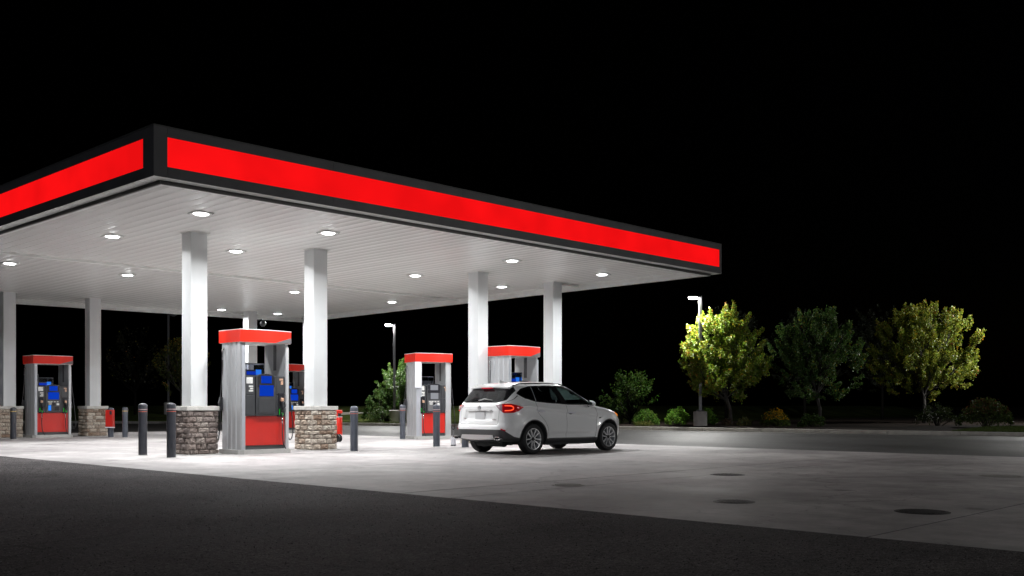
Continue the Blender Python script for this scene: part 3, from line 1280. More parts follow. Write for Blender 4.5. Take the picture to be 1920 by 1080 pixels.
    mb.tube([(-0.32, 0, 2.04), (-0.32, 0, 2.12), (-0.35, -0.03, 2.15)], 0.014, 6)
    mb.build('valve', 'pump_grey', t)
    for s in nozzles:
        nozzle(t, s * 0.395, -D - 0.005, 1.10, s)
    # overhead hoses on both outer sides
    for s in (-1, 1):
        for yy in ((0.30,) if s < 0 else (-0.22, 0.25)):
            mb = MB()
            x = s * (W + 0.02)
            pts = catmull([(x - s * 0.02, yy, 2.38), (x + s * 0.03, yy - 0.03, 2.30), (x + s * 0.05, yy - 0.05, 1.9), (x + s * 0.10, yy - 0.06, 1.35),
                           (x + s * 0.17, yy - 0.06, 0.75), (x + s * 0.19, yy - 0.04, 0.42), (x + s * 0.13, yy, 0.30), (x + s * 0.06, yy + 0.05, 0.6), (x + s * 0.03, yy + 0.06, 1.05)], 6)
            mb.tube(pts, 0.013, 7)
            mb.build('side_hose', 'hose_rubber', t, smooth=True)
            mb = MB()
            mb.tube([(x - s * 0.02, yy, 2.40), (x + s * 0.02, yy, 2.34), (x + s * 0.035, yy - 0.03, 2.24), (x + s * 0.04, yy - 0.04, 2.12)], [0.02, 0.02, 0.015, 0.015], 7)
            mb.build('breakaway', 'chrome', t, smooth=True)
            mb = MB()
            mb.box(min(x, x + s * 0.06), max(x, x + s * 0.06), yy + 0.0, yy + 0.10, 0.98, 1.28, b=0.015)
            mb.tube([(x + s * .05, yy + .05, 1.25), (x + s * .10, yy + .03, 1.15), (x + s * .10, yy + .03, 1.0), (x + s * .05, yy + .05, 0.96)], 0.014, 6)
            mb.build('side_nozzle', 'pump_black', t)
    if sign:
        mb = MB()
        mb.box(-W - 0.06, -W + 0.16, -D - 0.06, -D - 0.025, 1.66, 2.498, b=0.01)
        mb.build('side_sign', 'sign_white', t)
    return t


dispenser('large silver pump with red header between the two stone piers in front', (12.54, 20.22, 0), 0, 'blue', (1,))
dispenser('silver pump seen over the roof of the white car', (21.06, 20.22, 0), 0, 'blue', (1,))
dispenser('small far pump with glowing blue screens and two nozzles at the left', (13.86, 35.42, 0), 0, 'blue', (-1, 1))
dispenser('partly hidden far pump peeking out between the large pump and the second column', (23.55, 35.5, 0), 0, 'blue', (-1, 1))
dispenser('pump with grey screens and white side sign in the middle distance, left of the car', (21.97, 24.95, 0), R(-18), 'grey', (-1,), swoosh=False, pw=0.2, sign=True)

# ================================================================== BOLLARDS
def bollard(label, u, v, h=1.08, mat='bollard_slate', bands='two', r=0.092):
    t = thing('bollard', label, 'bollard', (u, v, 0), 0, 'steel bollards around the pumps')
    mb = MB()
    mb.lathe([(r, 0.0), (r, h - 0.04)], 24)
    mb.build('post', mat, t, smooth=True, angle=40)
    mb = MB()
    rr = r + 0.003
    mb.lathe([(rr, h - 0.24), (rr, h - 0.035), (rr * 0.93, h - 0.015), (rr * 0.7, h + 0.004), (rr * 0.35, h + 0.014), (0.001, h + 0.017)], 24, cap=False)
    mb.build('cap_sleeve', mat, t, smooth=True, angle=50)
    z1 = h - 0.125
    if bands == 'two':
        for zz, mm in ((z1, 'stripe_white'), (z1 - 0.045, 'stripe_red')):
            mb = MB()
            mb.lathe([(rr, zz), (rr + 0.002, zz), (rr + 0.002, zz + 0.012), (rr, zz + 0.012)], 24, cap=False)
            mb.build('stripe', mm, t, smooth=True, angle=30)
    else:
        mb = MB()
        mb.lathe([(rr, z1), (rr + 0.002, z1), (rr + 0.002, z1 + 0.018), (rr, z1 + 0.018)], 24, cap=False)
        mb.build('stripe', 'stripe_yellow', t, smooth=True, angle=30)
    mb = MB()
    mb.lathe([(r + 0.03, 0.001), (r + 0.03, 0.006), (r, 0.012)], 24, cap=False)
    mb.build('collar', 'plinth_concrete', t, smooth=True)
    return t


bollard('dark bollard standing alone left of the front stone pier', 10.23, 21.0, 1.12, 'bollard_dark')
bollard('nearest bollard, dark with striped cap, overlapping the brown stone pier', 10.15, 19.57, 1.13, 'bollard_dark')
bollard('slate blue bollard standing alone right of the tan stone pier', 14.6, 19.24, 1.06)
bollard('bollard in front of the right pillar of the grey screen pump', 17.74, 19.83, 1.10)
bollard('short grey bollard mostly hidden behind the tail of the car', 17.85, 18.85, 1.0)
bollard('bollard between the distant lamp base and the grey screen pump', 21.03, 25.15, 1.10)
bollard('blue grey bollard with yellow band right of the far left stone pier', 15.60, 33.32, 1.02, bands='one')
bollard('dark bollard with yellow band before the stone pier at the left edge', 12.22, 34.0, 1.02, 'bollard_dark', bands='one')
bollard('far bollard carrying a red box next to the back stone pier', 15.37, 33.9, 1.01, bands='one')

# red box strapped to the far bollard
t = thing('extinguisher_box', 'red box fixed to a bollard beside the back stone pier', 'box', (15.34, 33.86, 0.36))
mb = MB(); mb.box(-0.13, 0.13, -0.13, 0.05, 0.0, 0.58, b=0.02, T=Matrix.Rotation(R(-46), 4, 'Z')); bx = mb.build('body', 'pump_red', t)
mb = MB(); mb.box(-0.135, 0.135, -0.135, 0.055, -0.03, -0.002, T=Matrix.Rotation(R(-46), 4, 'Z')); mb.build('base_rim', 'sign_white', t)
mb = MB(); mb.box(0.02, 0.10, -0.137, -0.131, 0.42, 0.54, T=Matrix.Rotation(R(-46), 4, 'Z')); mb.build('label_plate', 'pump_black', t)

# waste bin
t = thing('waste_bin', 'red cylindrical bin with dark slot behind the tan stone pier', 'bin', (20.43, 27.81, 0))
mb = MB(); mb.lathe([(0.14, 0.0), (0.14, 0.03)], 24); mb.build('foot', 'steel_dark', t, smooth=True, angle=40)
mb = MB(); mb.lathe([(0.135, 0.03), (0.145, 0.05), (0.145, 0.70), (0.13, 0.72)], 28); mb.build('body', 'sign_red', t, smooth=True, angle=50)
mb = MB(); mb.lathe([(0.148, 0.70), (0.148, 0.722)], 28); mb.build('ring', 'sign_white', t, smooth=True, angle=40)
mb = MB(); mb.lathe([(0.11, 0.72), (0.11, 0.83)], 20); mb.build('inner_liner', 'steel_dark', t, smooth=True, angle=40)
mb = MB()
for a in (-150, 40, 130):
    mb.prism([(0.147 * math.cos(R(a + d)), 0.147 * math.sin(R(a + d))) for d in (-20, -10, 0, 10, 20)] + [(0.12 * math.cos(R(a + d)), 0.12 * math.sin(R(a + d))) for d in (20, 0, -20)], 0.72, 0.84)
mb.build('support', 'sign_red', t)
mb = MB(); mb.lathe([(0.148, 0.835), (0.148, 0.915), (0.12, 0.935), (0.001, 0.94)], 28, cap=False); mb.build('lid', 'sign_red', t, smooth=True, angle=50)

# small black hose reel on the second pier
t = thing('hose_reel', 'small round black reel on the side of the tan pier', 'hose reel', (15.02, 20.5, 0.28), R(0))
mb = MB()
Tm = Matrix.Rotation(R(90), 4, 'Y')
mb.lathe([(0.09, 0.0), (0.10, 0.01), (0.10, 0.03), (0.06, 0.035), (0.06, 0.075), (0.10, 0.08), (0.10, 0.10), (0.05, 0.115)], 20, Tm)
mb.build('drum', 'pump_black', t, smooth=True, angle=35)
mb = MB(); mb.box(-0.16, 0.0, -0.03, 0.03, -0.03, 0.03); mb.build('bracket', 'steel_dark', t)

# washer bucket near the third column
t = thing('washer_bucket', 'small pale squeegee bucket on the ground left of the car', 'bucket', (18.5, 20.0, 0))
mb = MB(); mb.lathe([(0.055, 0.0), (0.07, 0.02), (0.075, 0.22), (0.078, 0.23)], 20); mb.build('body', 'sign_white', t, smooth=True, angle=50)
mb = MB(); mb.lathe([(0.073, 0.0), (0.073, 0.03)], 20); mb.build('foot', 'pump_black', t, smooth=True, angle=50)
mb = MB(); mb.tube([(-0.02, 0, 0.2), (0.03, 0.02, 0.42)], 0.012, 6); mb.build('squeegee', 'pump_grey', t)

# dome camera under the ceiling by the back column
t = thing('dome_camera', 'black round security camera on the back column below the ceiling', 'camera', (22.40, 35.55, 4.42))
mb = MB(); mb.lathe([(0.001, -0.14), (0.07, -0.12), (0.12, -0.06), (0.135, 0.0), (0.12, 0.06), (0.06, 0.10), (0.001, 0.11)], 20, cap=False); mb.build('dome', 'pump_black', t, smooth=True)
mb = MB(); mb.tube([(-0.15, 0.2, 0.12), (-0.02, 0.05, 0.16), (0, 0, 0.1)], 0.02, 8); mb.build('arm', 'pump_black', t, smooth=True)

# manhole covers
def manhole(label, u, v, r, iron=True, mt='cast_iron'):
    t = thing('manhole_cover', label, 'manhole cover', (u, v, 0.0), 0, 'manhole covers in the concrete')
    mb = MB()
    mb.lathe([(r + 0.02, 0.002), (r + 0.02, 0.005), (r + 0.004, 0.006), (r + 0.004, 0.003)], 32, cap=False)
    mb.build('frame', 'cast_iron' if iron else 'base_concrete', t)
    mb = MB()
    mb.lathe([(r, 0.002), (r, 0.008)], 32)
    lid = mb.build('lid', 'cast_iron' if iron else 'kerb_concrete', t)
    mb = MB()
    k = int(r / 0.035)
    for i in range(-k, k + 1):
        for j in range(-k, k + 1):
            x, y = i * 0.033, j * 0.033
            if math.hypot(x, y) < r - 0.03:
                mb.box(x - 0.011, x + 0.011, y - 0.011, y + 0.011, 0.008, 0.0115)
    mb.build('studs', 'cast_iron' if iron else 'kerb_concrete', lid)
    return t


manhole('large dark manhole cover at the lower right', 10.28, 4.10, 0.25)
manhole('studded manhole cover with pale scuffs around it, nearest the asphalt edge', 9.90, 6.06, 0.215)
manhole('farther manhole cover beside the slab joint', 13.69, 8.50, 0.25)
manhole('faint shallow manhole cover below the rear wheel of the car', 10.40, 8.95, 0.21, False)
manhole('barely visible manhole cover close to the right edge', 16.34, 5.31, 0.30, False)

# ================================================================== LAMP POSTS
def lamp_post(label, u, v, aim, z0=0.13, lit=True, h=6.05, base=True, rb=0.31, pole='pole_metal', strength='post_lens', tilt=0.0):
    t = thing('lamp_post', label, 'lamp post', (u, v, z0), aim, 'parking lot lamp posts')
    if base:
        mb = MB()
        mb.lathe([(rb, -0.1), (rb, 0.68), (rb - 0.02, 0.70)], 28)
        mb.build('concrete_base', 'base_concrete', t, smooth=True, angle=40)
        mb = MB()
        mb.box(-0.17, 0.17, -0.17, 0.17, 0.70, 0.735, b=0.005)
        for sx in (-1, 1):
            for sy in (-1, 1):
                mb.lathe([(0.02, 0.735), (0.02, 0.79)], 8, Matrix.Translation((sx * .12, sy * .12, 0)))
        mb.build('base_plate', 'steel_dark', t)
    zz = 0.735 if base else 0.0
    mb = MB()
    mb.box(-0.062, 0.062, -0.062, 0.062, zz, h - z0, b=0.006)
    mb.build('pole', pole, t)
    Tt = Matrix.Translation((0.05, 0, h - z0)) @ Matrix.Rotation(-tilt, 4, 'Y')
    mb = MB()
    mb.box(0.0, 0.14, -0.03, 0.03, -0.09, -0.03, Tt)
    mb.build('arm', 'steel_dark', t)
    mb = MB()
    mb.box(0.04, 0.50, -0.16, 0.16, -0.045, 0.015, Tt, b=0.02)
    head = mb.build('lamp_head', 'steel_dark', t)
    mb = MB()
    Tm = Tt @ Matrix.Translation((0.28, 0, -0.047)) @ Matrix.Diagonal((0.85, 0.62, 1, 1))
    mb.lathe([(0.001, -0.085), (0.10, -0.078), (0.18, -0.05), (0.225, 0.0)], 24, Tm, cap=False)
    mb.build('lens', strength if lit else 'pump_grey', head, smooth=True)
    return t


AL = R(-46.1 + 180)   # arm pointing to the camera's left
lamp_post('lit lamp post on a round concrete base in front of the brightest left tree', 38.89, 25.56, AL)
lamp_post('lit lamp post on a round concrete base left of the grey screen pump', 37.1, 45.1, AL, h=5.8)
lamp_post('unlit tall dark lamp post behind the first column at the left', 33.0, 64.0, R(-46.1), lit=False, h=7.25, pole='pole_dark', z0=0.6)
lamp_post('lit lamp post beyond the right edge beside the third tree', 52.9, 14.9, R(80), h=6.5, tilt=R(35))
lamp_post('lit lamp post beyond the right edge near the concrete apron', 29.5, -8.0, R(118), z0=0.0, h=6.8, tilt=R(22))

# ================================================================== TREES AND SHRUBS
def leaves_mesh(name, centers, per, spread, size, colfn, mat, parent, flat=1.0, seed=0, up=0.0, shoot=None):
    rng = np.random.default_rng(seed)
    C = np.repeat(np.array(centers), per, axis=0)
    n = len(C)
    off = rng.normal(size=(n, 3))
    off /= np.linalg.norm(off, axis=1)[:, None] + 1e-9
    off *= (rng.random(n) ** 0.5)[:, None] * spread
    off[:, 2] *= flat
    P = C + off
    if shoot is not None:
        cc = np.array(shoot)
        D_ = C - cc
        D_[:, 2] *= 0.6
        D_ /= np.linalg.norm(D_, axis=1)[:, None] + 1e-9
        D_[:, 2] += 0.85
        D_ += np.repeat(rng.normal(size=(len(centers), 3)) * 0.35, per, axis=0)
        D_ /= np.linalg.norm(D_, axis=1)[:, None]
        tt = rng.random(n)
        P = C + off * (0.30 + 0.38 * (1 - tt))[:, None] + D_ * (tt * spread * 1.9 - 0.15)[:, None]
    nrm = rng.normal(size=(n, 3))
    nrm[:, 2] = np.abs(nrm[:, 2]) + up
    nrm /= np.linalg.norm(nrm, axis=1)[:, None]
    a = rng.normal(size=(n, 3))
    t = np.cross(nrm, a)
    t /= np.linalg.norm(t, axis=1)[:, None] + 1e-9
    b = np.cross(nrm, t)
    s = size * rng.uniform(0.6, 1.3, n)[:, None]
    v0 = P - t * s * 0.5
    v1 = P + b * s * 0.34 - t * s * 0.05 + nrm * s * 0.08
    v2 = P + t * s * 0.6
    v3 = P - b * s * 0.34 - t * s * 0.05 + nrm * s * 0.08
    V = np.stack([v0, v1, v2, v3], axis=1).reshape(-1, 3)
    idx = np.arange(n) * 4
    F = np.stack([np.stack([idx, idx + 1, idx + 2], 1), np.stack([idx, idx + 2, idx + 3], 1)], 1).reshape(-1, 3)
    me = bpy.data.meshes.new(name)
    me.from_pydata(V.tolist(), [], F.tolist())
    col = colfn(P, rng)
    col = np.clip(col, 0, 1)
    c4 = np.concatenate([np.repeat(col, 4, axis=0), np.ones((n * 4, 1))], axis=1)
    ca = me.color_attributes.new('tint', 'FLOAT_COLOR', 'POINT')
    ca.data.foreach_set('color', c4.ravel().tolist())
    me.materials.append(MATS[mat])
    o = bpy.data.objects.new(name, me)
    COL.objects.link(o)
    if parent:
        o.parent = parent
    return o


def tree(label, u, v, h, rw, trunk_h, seed, nclump=210, per=125, size=0.088, autumn=0.3, z0=0.13, base=(0.055, 0.11, 0.018),
         mat='leaf', clump=0.29, name='maple_tree', group='trees beyond the kerb', lean=(0, 0), sparse=1.0, tr=0.085, bark='bark'):
    rnd = random.Random(seed)
    t = thing(name, label, 'tree', (u, v, z0), 0, group)
    hc = h - trunk_h * 0.75
    top = Vector((lean[0], lean[1], trunk_h))
    mb = MB()
    mb.tube([(0, 0, -0.1), (0.02, 0.0, trunk_h * 0.5), top], [tr * 1.3, tr, tr * 0.85], 9)
    mb.build('trunk', bark, t, smooth=True)
    mbb = MB()
    cl = []
    cz = trunk_h * 0.75 + hc * 0.48

    def inside(p, k=1.0):
        dz = (p.z - cz) / (hc * 0.52)
        w_ = rw * (1.0 - 0.25 * max(0, dz))
        return (math.hypot(p.x - lean[0], p.y - lean[1]) / w_) ** 2 + dz ** 2 < k

    nl_ = 11
    for i in range(nl_):
        az = i * 2.399 + rnd.uniform(-.3, .3)
        el = R(rnd.uniform(28, 80)) if i else R(86)
        L = 0
        p = top - Vector((0, 0, rnd.uniform(0, 0.35)))
        d = Vector((math.cos(az) * math.cos(el), math.sin(az) * math.cos(el), math.sin(el)))
        pts = [p.copy()]
        st = 0.32
        while inside(p + d * st, 0.92) and len(pts) < 14:
            p = p + d * st
            pts.append(p.copy())
            d = (d + Vector((rnd.uniform(-.22, .22), rnd.uniform(-.22, .22), rnd.uniform(-.02, .16)))).normalized()
            if len(pts) > 2:
                # side twigs
                for _ in range(2):
                    dd = (d + Vector((rnd.uniform(-1, 1), rnd.uniform(-1, 1), rnd.uniform(-.4, .7)))).normalized()
                    q = p.copy()
                    tp = [q.copy()]
                    for _k in range(rnd.randint(2, 4)):
                        q2 = q + dd * 0.26
                        if not inside(q2, 1.0):
                            break
                        q = q2
                        tp.append(q.copy())
                        dd = (dd + Vector((rnd.uniform(-.3, .3), rnd.uniform(-.3, .3), rnd.uniform(-.1, .3)))).normalized()
                        if rnd.random() < 0.75 * sparse:
                            cl.append(tuple(q + Vector((rnd.uniform(-.1, .1), rnd.uniform(-.1, .1), rnd.uniform(-.05, .1)))))
                    if len(tp) > 1:
                        mbb.tube(tp, [0.014] * (len(tp) - 1) + [0.006], 4, cap=False)
        if len(pts) > 1:
            rr = [0.045 * (1 - 0.75 * j / (len(pts) - 1)) for j in range(len(pts))]
            mbb.tube(pts, rr, 6, cap=False)
            cl.append(tuple(pts[-1]))
    mbb.build('branches', bark, t, smooth=True)
    # extra outer clumps so the outline reads full but ragged
    k = 0
    while k < nclump:
        a = rnd.random() * 2 * PI
        zz = rnd.uniform(-1, 1)
        rr = (1 - zz * zz) ** 0.5
        q = rnd.uniform(0.62, 1.0) ** 0.7
        p = Vector((math.cos(a) * rr * rw * q, math.sin(a) * rr * rw * q, cz + zz * hc * 0.5 * q))
        p.x *= 1 - 0.22 * max(0, zz)
        p.y *= 1 - 0.22 * max(0, zz)
        p.x += lean[0]
        p.y += lean[1]
        # gaps: lumpy acceptance
        f = math.sin(p.x * 2.3 + seed) * math.sin(p.y * 2.1 + seed * 2) + math.sin(p.z * 2.7 + seed * 3) * 0.6
        k += 1
        if f > -0.55:
            cl.append(tuple(p))
    rnd.shuffle(cl)
    cl = cl[:420]

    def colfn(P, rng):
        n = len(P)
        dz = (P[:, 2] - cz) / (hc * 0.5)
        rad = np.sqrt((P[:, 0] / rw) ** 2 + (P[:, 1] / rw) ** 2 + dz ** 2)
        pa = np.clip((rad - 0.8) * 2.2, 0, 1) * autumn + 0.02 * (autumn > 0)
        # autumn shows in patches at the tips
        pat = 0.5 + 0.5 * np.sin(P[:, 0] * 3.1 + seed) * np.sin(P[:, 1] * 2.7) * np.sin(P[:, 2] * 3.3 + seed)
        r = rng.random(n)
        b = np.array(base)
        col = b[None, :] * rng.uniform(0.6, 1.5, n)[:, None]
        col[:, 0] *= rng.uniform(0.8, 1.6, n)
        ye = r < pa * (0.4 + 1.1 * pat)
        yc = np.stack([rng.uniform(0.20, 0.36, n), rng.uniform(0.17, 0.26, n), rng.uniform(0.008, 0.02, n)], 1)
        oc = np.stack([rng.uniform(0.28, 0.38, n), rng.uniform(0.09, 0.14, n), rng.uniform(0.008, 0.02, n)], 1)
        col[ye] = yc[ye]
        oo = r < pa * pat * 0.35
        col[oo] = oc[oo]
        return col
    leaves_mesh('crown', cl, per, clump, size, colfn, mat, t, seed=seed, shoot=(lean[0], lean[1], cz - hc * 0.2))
    return t


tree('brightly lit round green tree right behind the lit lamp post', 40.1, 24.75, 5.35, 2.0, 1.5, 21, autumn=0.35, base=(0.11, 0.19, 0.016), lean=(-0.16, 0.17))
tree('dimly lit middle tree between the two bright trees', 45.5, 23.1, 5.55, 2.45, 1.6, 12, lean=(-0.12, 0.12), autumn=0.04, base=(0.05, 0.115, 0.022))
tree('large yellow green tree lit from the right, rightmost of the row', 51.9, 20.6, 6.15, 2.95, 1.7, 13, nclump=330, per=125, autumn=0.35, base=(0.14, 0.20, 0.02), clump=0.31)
tree('almost black tree crown rising behind the left lit tree', 53.0, 33.0, 7.2, 2.4, 2.2, 14, autumn=0, base=(0.009, 0.015, 0.005), per=55, bark='bark_unlit', group='dark trees in the background')
tree('almost black tree behind the dim middle tree', 59.0, 31.0, 7.0, 2.4, 2.2, 15, autumn=0, base=(0.009, 0.015, 0.005), per=55, bark='bark_unlit', group='dark trees in the background')
tree('almost black tree behind the rightmost tree', 66.0, 29.0, 8.0, 3.0, 2.4, 16, autumn=0, base=(0.009, 0.015, 0.005), per=55, bark='bark_unlit', group='dark trees in the background')
tree('bright green young tree right of the distant lit lamp post', 38.2, 46.0, 3.45, 1.25, 0.7, 17, nclump=60, per=50, autumn=0.0, base=(0.035, 0.085, 0.012), name='young_tree', group='small trees')
tree('dim yellowish tree behind the unlit lamp post', 33.7, 63.6, 5.0, 1.9, 1.8, 18, nclump=40, per=38, autumn=0.6, z0=0.5, base=(0.06, 0.09, 0.02), name='young_tree', group='small trees', sparse=0.7)
tree('nearly bare dark tree left of the unlit lamp post', 31.6, 66.0, 6.1, 1.9, 1.9, 19, nclump=14, per=14, bark='bark_unlit', autumn=0.1, z0=0.4, base=(0.02, 0.025, 0.01), name='bare_tree', group='small trees', sparse=0.5)
tree('dark loose multi stemmed tree behind the nose of the car', 39.6, 30.1, 2.5, 1.35, 0.4, 20, nclump=30, per=20, size=0.09, autumn=0.0, bark='bark_unlit', base=(0.016, 0.042, 0.004), name='ornamental_tree', group='small trees', sparse=0.8, tr=0.05, mat='leaf_dull')


def shrub(label, u, v, w_, h, seed, base=(0.05, 0.1, 0.02), flower=None, per=26, size=0.075, z0=0.14, n=70, spiky=False, fr=0.5, mat='leaf_dull', name='shrub'):
    rnd = random.Random(seed)
    t = thing(name, label, 'shrub', (u, v, z0), 0, 'shrubs in the planting bed')
    mb = MB()
    cl = []
    for i in range(26):
        a = i * 2.4
        rr = rnd.uniform(0.1, 0.95)
        zt = h * math.sqrt(max(0.05, 1 - rr * rr)) * rnd.uniform(0.8, 1.08)
        p = Vector((math.cos(a) * rr * w_ * 0.5, math.sin(a) * rr * w_ * 0.5, zt))
        m_ = Vector((p.x * 0.5, p.y * 0.5, p.z * 0.55))
        mb.tube([(p.x * 0.1, p.y * 0.1, -0.03), m_, p], [0.014, 0.010, 0.004], 4, cap=False)
    mb.build('stems', 'bark', t)
    for i in range(n):
        a = rnd.random() * 2 * PI
        rr = math.sqrt(rnd.random())
        zt = h * math.sqrt(max(0.03, 1 - rr * rr)) * rnd.uniform(0.45, 1.0)
        cl.append((math.cos(a) * rr * w_ * 0.5, math.sin(a) * rr * w_ * 0.5, zt + 0.03))

    def colfn(P, rng):
        m_ = len(P)
        col = np.array(base)[None, :] * rng.uniform(0.6, 1.5, m_)[:, None]
        col[:, 0] *= rng.uniform(0.8, 1.5, m_)
        if flower is not None:
            f = (rng.random(m_) < fr) & (P[:, 2] > h * 0.45)
            col[f] = np.array(flower)[None, :] * rng.uniform(0.6, 1.2, m_)[f][:, None]
        return col
    leaves_mesh('foliage', cl, per, 0.15 if not spiky else 0.2, size, colfn, mat, t, seed=seed, flat=1.3 if spiky else 1.0)
    return t


shrub('round green shrub, left one beside the lamp base', 40.2, 27.7, 1.15, 0.82, 31, (0.07, 0.17, 0.018), n=90)
shrub('green shrub touching the left side of the concrete lamp base', 40.2, 26.1, 1.0, 0.80, 32, (0.07, 0.17, 0.018), n=80)
shrub('low shrub just right of the car nose at the foot of the dark small tree', 38.9, 28.6, 1.1, 0.75, 33, (0.05, 0.12, 0.014), n=80)
shrub('darker shrub behind the car nose, leftmost of the bed', 39.9, 30.9, 1.7, 1.35, 39, (0.03, 0.065, 0.012), n=120, size=0.09)
shrub('yellow and orange flowering shrub between the two left trees', 41.0, 23.0, 1.2, 0.72, 34, (0.05, 0.09, 0.015), (0.55, 0.30, 0.01), n=90, fr=0.45)
shrub('low dark green shrub in front of the middle tree', 39.9, 20.6, 1.05, 0.58, 35, (0.03, 0.065, 0.014), n=70)
shrub('tiny leafy plant in the mulch right of the lamp base', 39.9, 24.75, 0.5, 0.26, 36, (0.06, 0.05, 0.03), n=18)
shrub('tiny spiky plant at the foot of the left tree', 40.0, 23.95, 0.55, 0.3, 37, (0.06, 0.08, 0.025), n=16, spiky=True)
shrub('large dark reddish green shrub near the right edge', 43.0, 14.6, 2.0, 1.22, 38, (0.035, 0.06, 0.014), (0.09, 0.03, 0.012), n=170, fr=0.25, z0=0.2)
shrub('dim spreading shrub left of the large reddish shrub', 45.8, 17.6, 1.9, 1.05, 40, (0.018, 0.030, 0.008), n=80, per=18)
shrub('very dark tall shrub left of the distant lamp post', 37.2, 46.4, 2.2, 1.95, 41, (0.03, 0.065, 0.014), n=170, size=0.1, z0=0.12)
shrub('dark shrub with pale blossoms at the foot of the distant lamp post', 36.5, 45.6, 1.3, 0.9, 42, (0.03, 0.06, 0.015), (0.35, 0.35, 0.32), n=90, fr=0.03, z0=0.12)
shrub('dark shrub behind the grey screen pump', 38.2, 43.6, 1.8, 1.9, 43, (0.03, 0.06, 0.012), n=150, size=0.1, z0=0.12)
shrub('small grass tuft on the verge right of the car nose', 37.6, 27.75, 0.9, 0.13, 44, (0.06, 0.08, 0.015), n=40, size=0.05)

# retaining wall with cap
t = thing('retaining_wall', 'low pale concrete retaining wall below the grass bank', 'wall')
wp = [Vector((35.0, 56.4)), Vector((37.4, 53.9)), Vector((39.2, 52.0)), Vector((41.0, 50.1))]
for i in range(3):
    d = wp[i + 1] - wp[i]
    T = Matrix.Translation((wp[i].x, wp[i].y, 0)) @ Matrix.Rotation(math.atan2(d.y, d.x), 4, 'Z')
    mb = MB(); mb.box(0.008, d.length - 0.008, 0, 0.25, 0.0, 0.60, T, b=0.01); mb.build('wall_panel', 'wall_concrete', t)
    mb = MB(); mb.box(0.004, d.length - 0.004, -0.03, 0.28, 0.60, 0.67, T, b=0.01); mb.build('coping', 'wall_concrete', t)

# ================================================================== CAR
# outline of the side view in car coordinates (x forward from the rear axle, z up)
WB = 2.63
prof_top = [(-0.10, 0.215), (-0.68, 0.285), (-0.86, 0.335), (-0.895, 0.41), (-0.905, 0.52), (-0.90, 0.62), (-0.865, 0.70), (-0.85, 0.80), (-0.845, 0.92), (-0.84, 1.03), (-0.80, 1.13),
            (-0.70, 1.28), (-0.59, 1.42), (-0.50, 1.52), (-0.36, 1.575), (-0.05, 1.615), (0.40, 1.637), (0.85, 1.635), (1.20, 1.605), (1.50, 1.52), (1.85, 1.345), (2.15, 1.18),
            (2.30, 1.105), (2.50, 1.065), (2.80, 1.015), (3.07, 0.945), (3.30, 0.84), (3.43, 0.71), (3.47, 0.55), (3.455, 0.38), (3.36, 0.25), (3.20, 0.205)]
bot = [(2.4, 0.20), (1.3, 0.20), (0.2, 0.20)]
CC = np.array([1.15, 0.72])
pp = [np.array([p.x, p.y]) for p in catmull([Vector((x, z, 0)) for x, z in prof_top], 6)] + [np.array(b) for b in bot]
pp = np.array(pp)
dlt = pp - CC
th = np.arctan2(dlt[:, 1], dlt[:, 0])
rr_ = np.hypot(dlt[:, 0], dlt[:, 1])
# use x,z-linear interpolation by exact ray/segment: dense resample first
dense = []
for i in range(len(pp)):
    a, b = pp[i], pp[(i + 1) % len(pp)]
    for k in range(12):
        dense.append(a + (b - a) * k / 12)
dense = np.array(dense) - CC
th = np.arctan2(dense[:, 1], dense[:, 0])
rr_ = np.hypot(dense[:, 0], dense[:, 1])
o_ = np.argsort(th)
th, rr_ = th[o_], rr_[o_]
th = np.concatenate([[th[-1] - 2 * PI], th, [th[0] + 2 * PI]])
rr_ = np.concatenate([[rr_[-1]], rr_, [rr_[0]]])

Wz = np.array([0.15, 0.25, 0.35, 0.48, 0.62, 0.75, 0.88, 1.00, 1.06, 1.12, 1.22, 1.35, 1.45, 1.53, 1.60, 1.66])
Ww = np.array([0.84, 0.868, 0.885, 0.90, 0.915, 0.918, 0.915, 0.90, 0.882, 0.850, 0.805, 0.745, 0.70, 0.658, 0.60, 0.54])
Px = np.array([-0.95, -0.88, -0.78, -0.6, -0.4, 0.0, 1.3, 2.3, 2.7, 3.0, 3.22, 3.38, 3.48])
Pw = np.array([0.80, 0.875, 0.925, 0.965, 0.99, 1.0, 1.0, 0.995, 0.975, 0.92, 0.83, 0.74, 0.62])


def sm(x, a, b):
    t = np.clip((x - a) / (b - a), 0, 1)
    return t * t * (3 - 2 * t)


def half_w(x, z):
    wv = np.interp(z, Wz, Ww)
    pv = np.interp(x, Px, Pw)
    # wheel flares
    for cx in (0.0, WB):
        rho = np.hypot(x - cx, z - 0.335)
        wv = wv + 0.020 * np.exp(-((rho - 0.46) / 0.07) ** 2) * (z < 0.95)
    # shoulder crease: surface tucks in just below it
    zc = 1.045 - 0.082 * x - 0.004 * x * x
    s_ = zc - z
    wv = wv - 0.050 * np.clip(s_ / 0.06, 0, 1) * np.exp(-np.clip(s_, 0, 9) / 0.26) * sm(x, -0.7, -0.2) * (1 - sm(x, 2.1, 2.5))
    wv = wv + 0.014 * np.exp(-((z - zc - 0.012) / 0.022) ** 2) * sm(x, -0.5, -0.2) * (1 - sm(x, 2.1, 2.5))
    # lower door crease
    s2 = 0.50 - 0.015 * x - z
    wv = wv - 0.040 * np.clip(s2 / 0.045, 0, 1) * np.exp(-np.clip(s2, 0, 9) / 0.10) * sm(x, 0.45, 0.75) * (1 - sm(x, 1.85, 2.15))
    # rear bumper corner shelf
    s3 = z - 0.60
    wv = wv + 0.012 * np.exp(-(s3 / 0.05) ** 2) * (1 - sm(x, -0.6, -0.42))
    return wv * pv


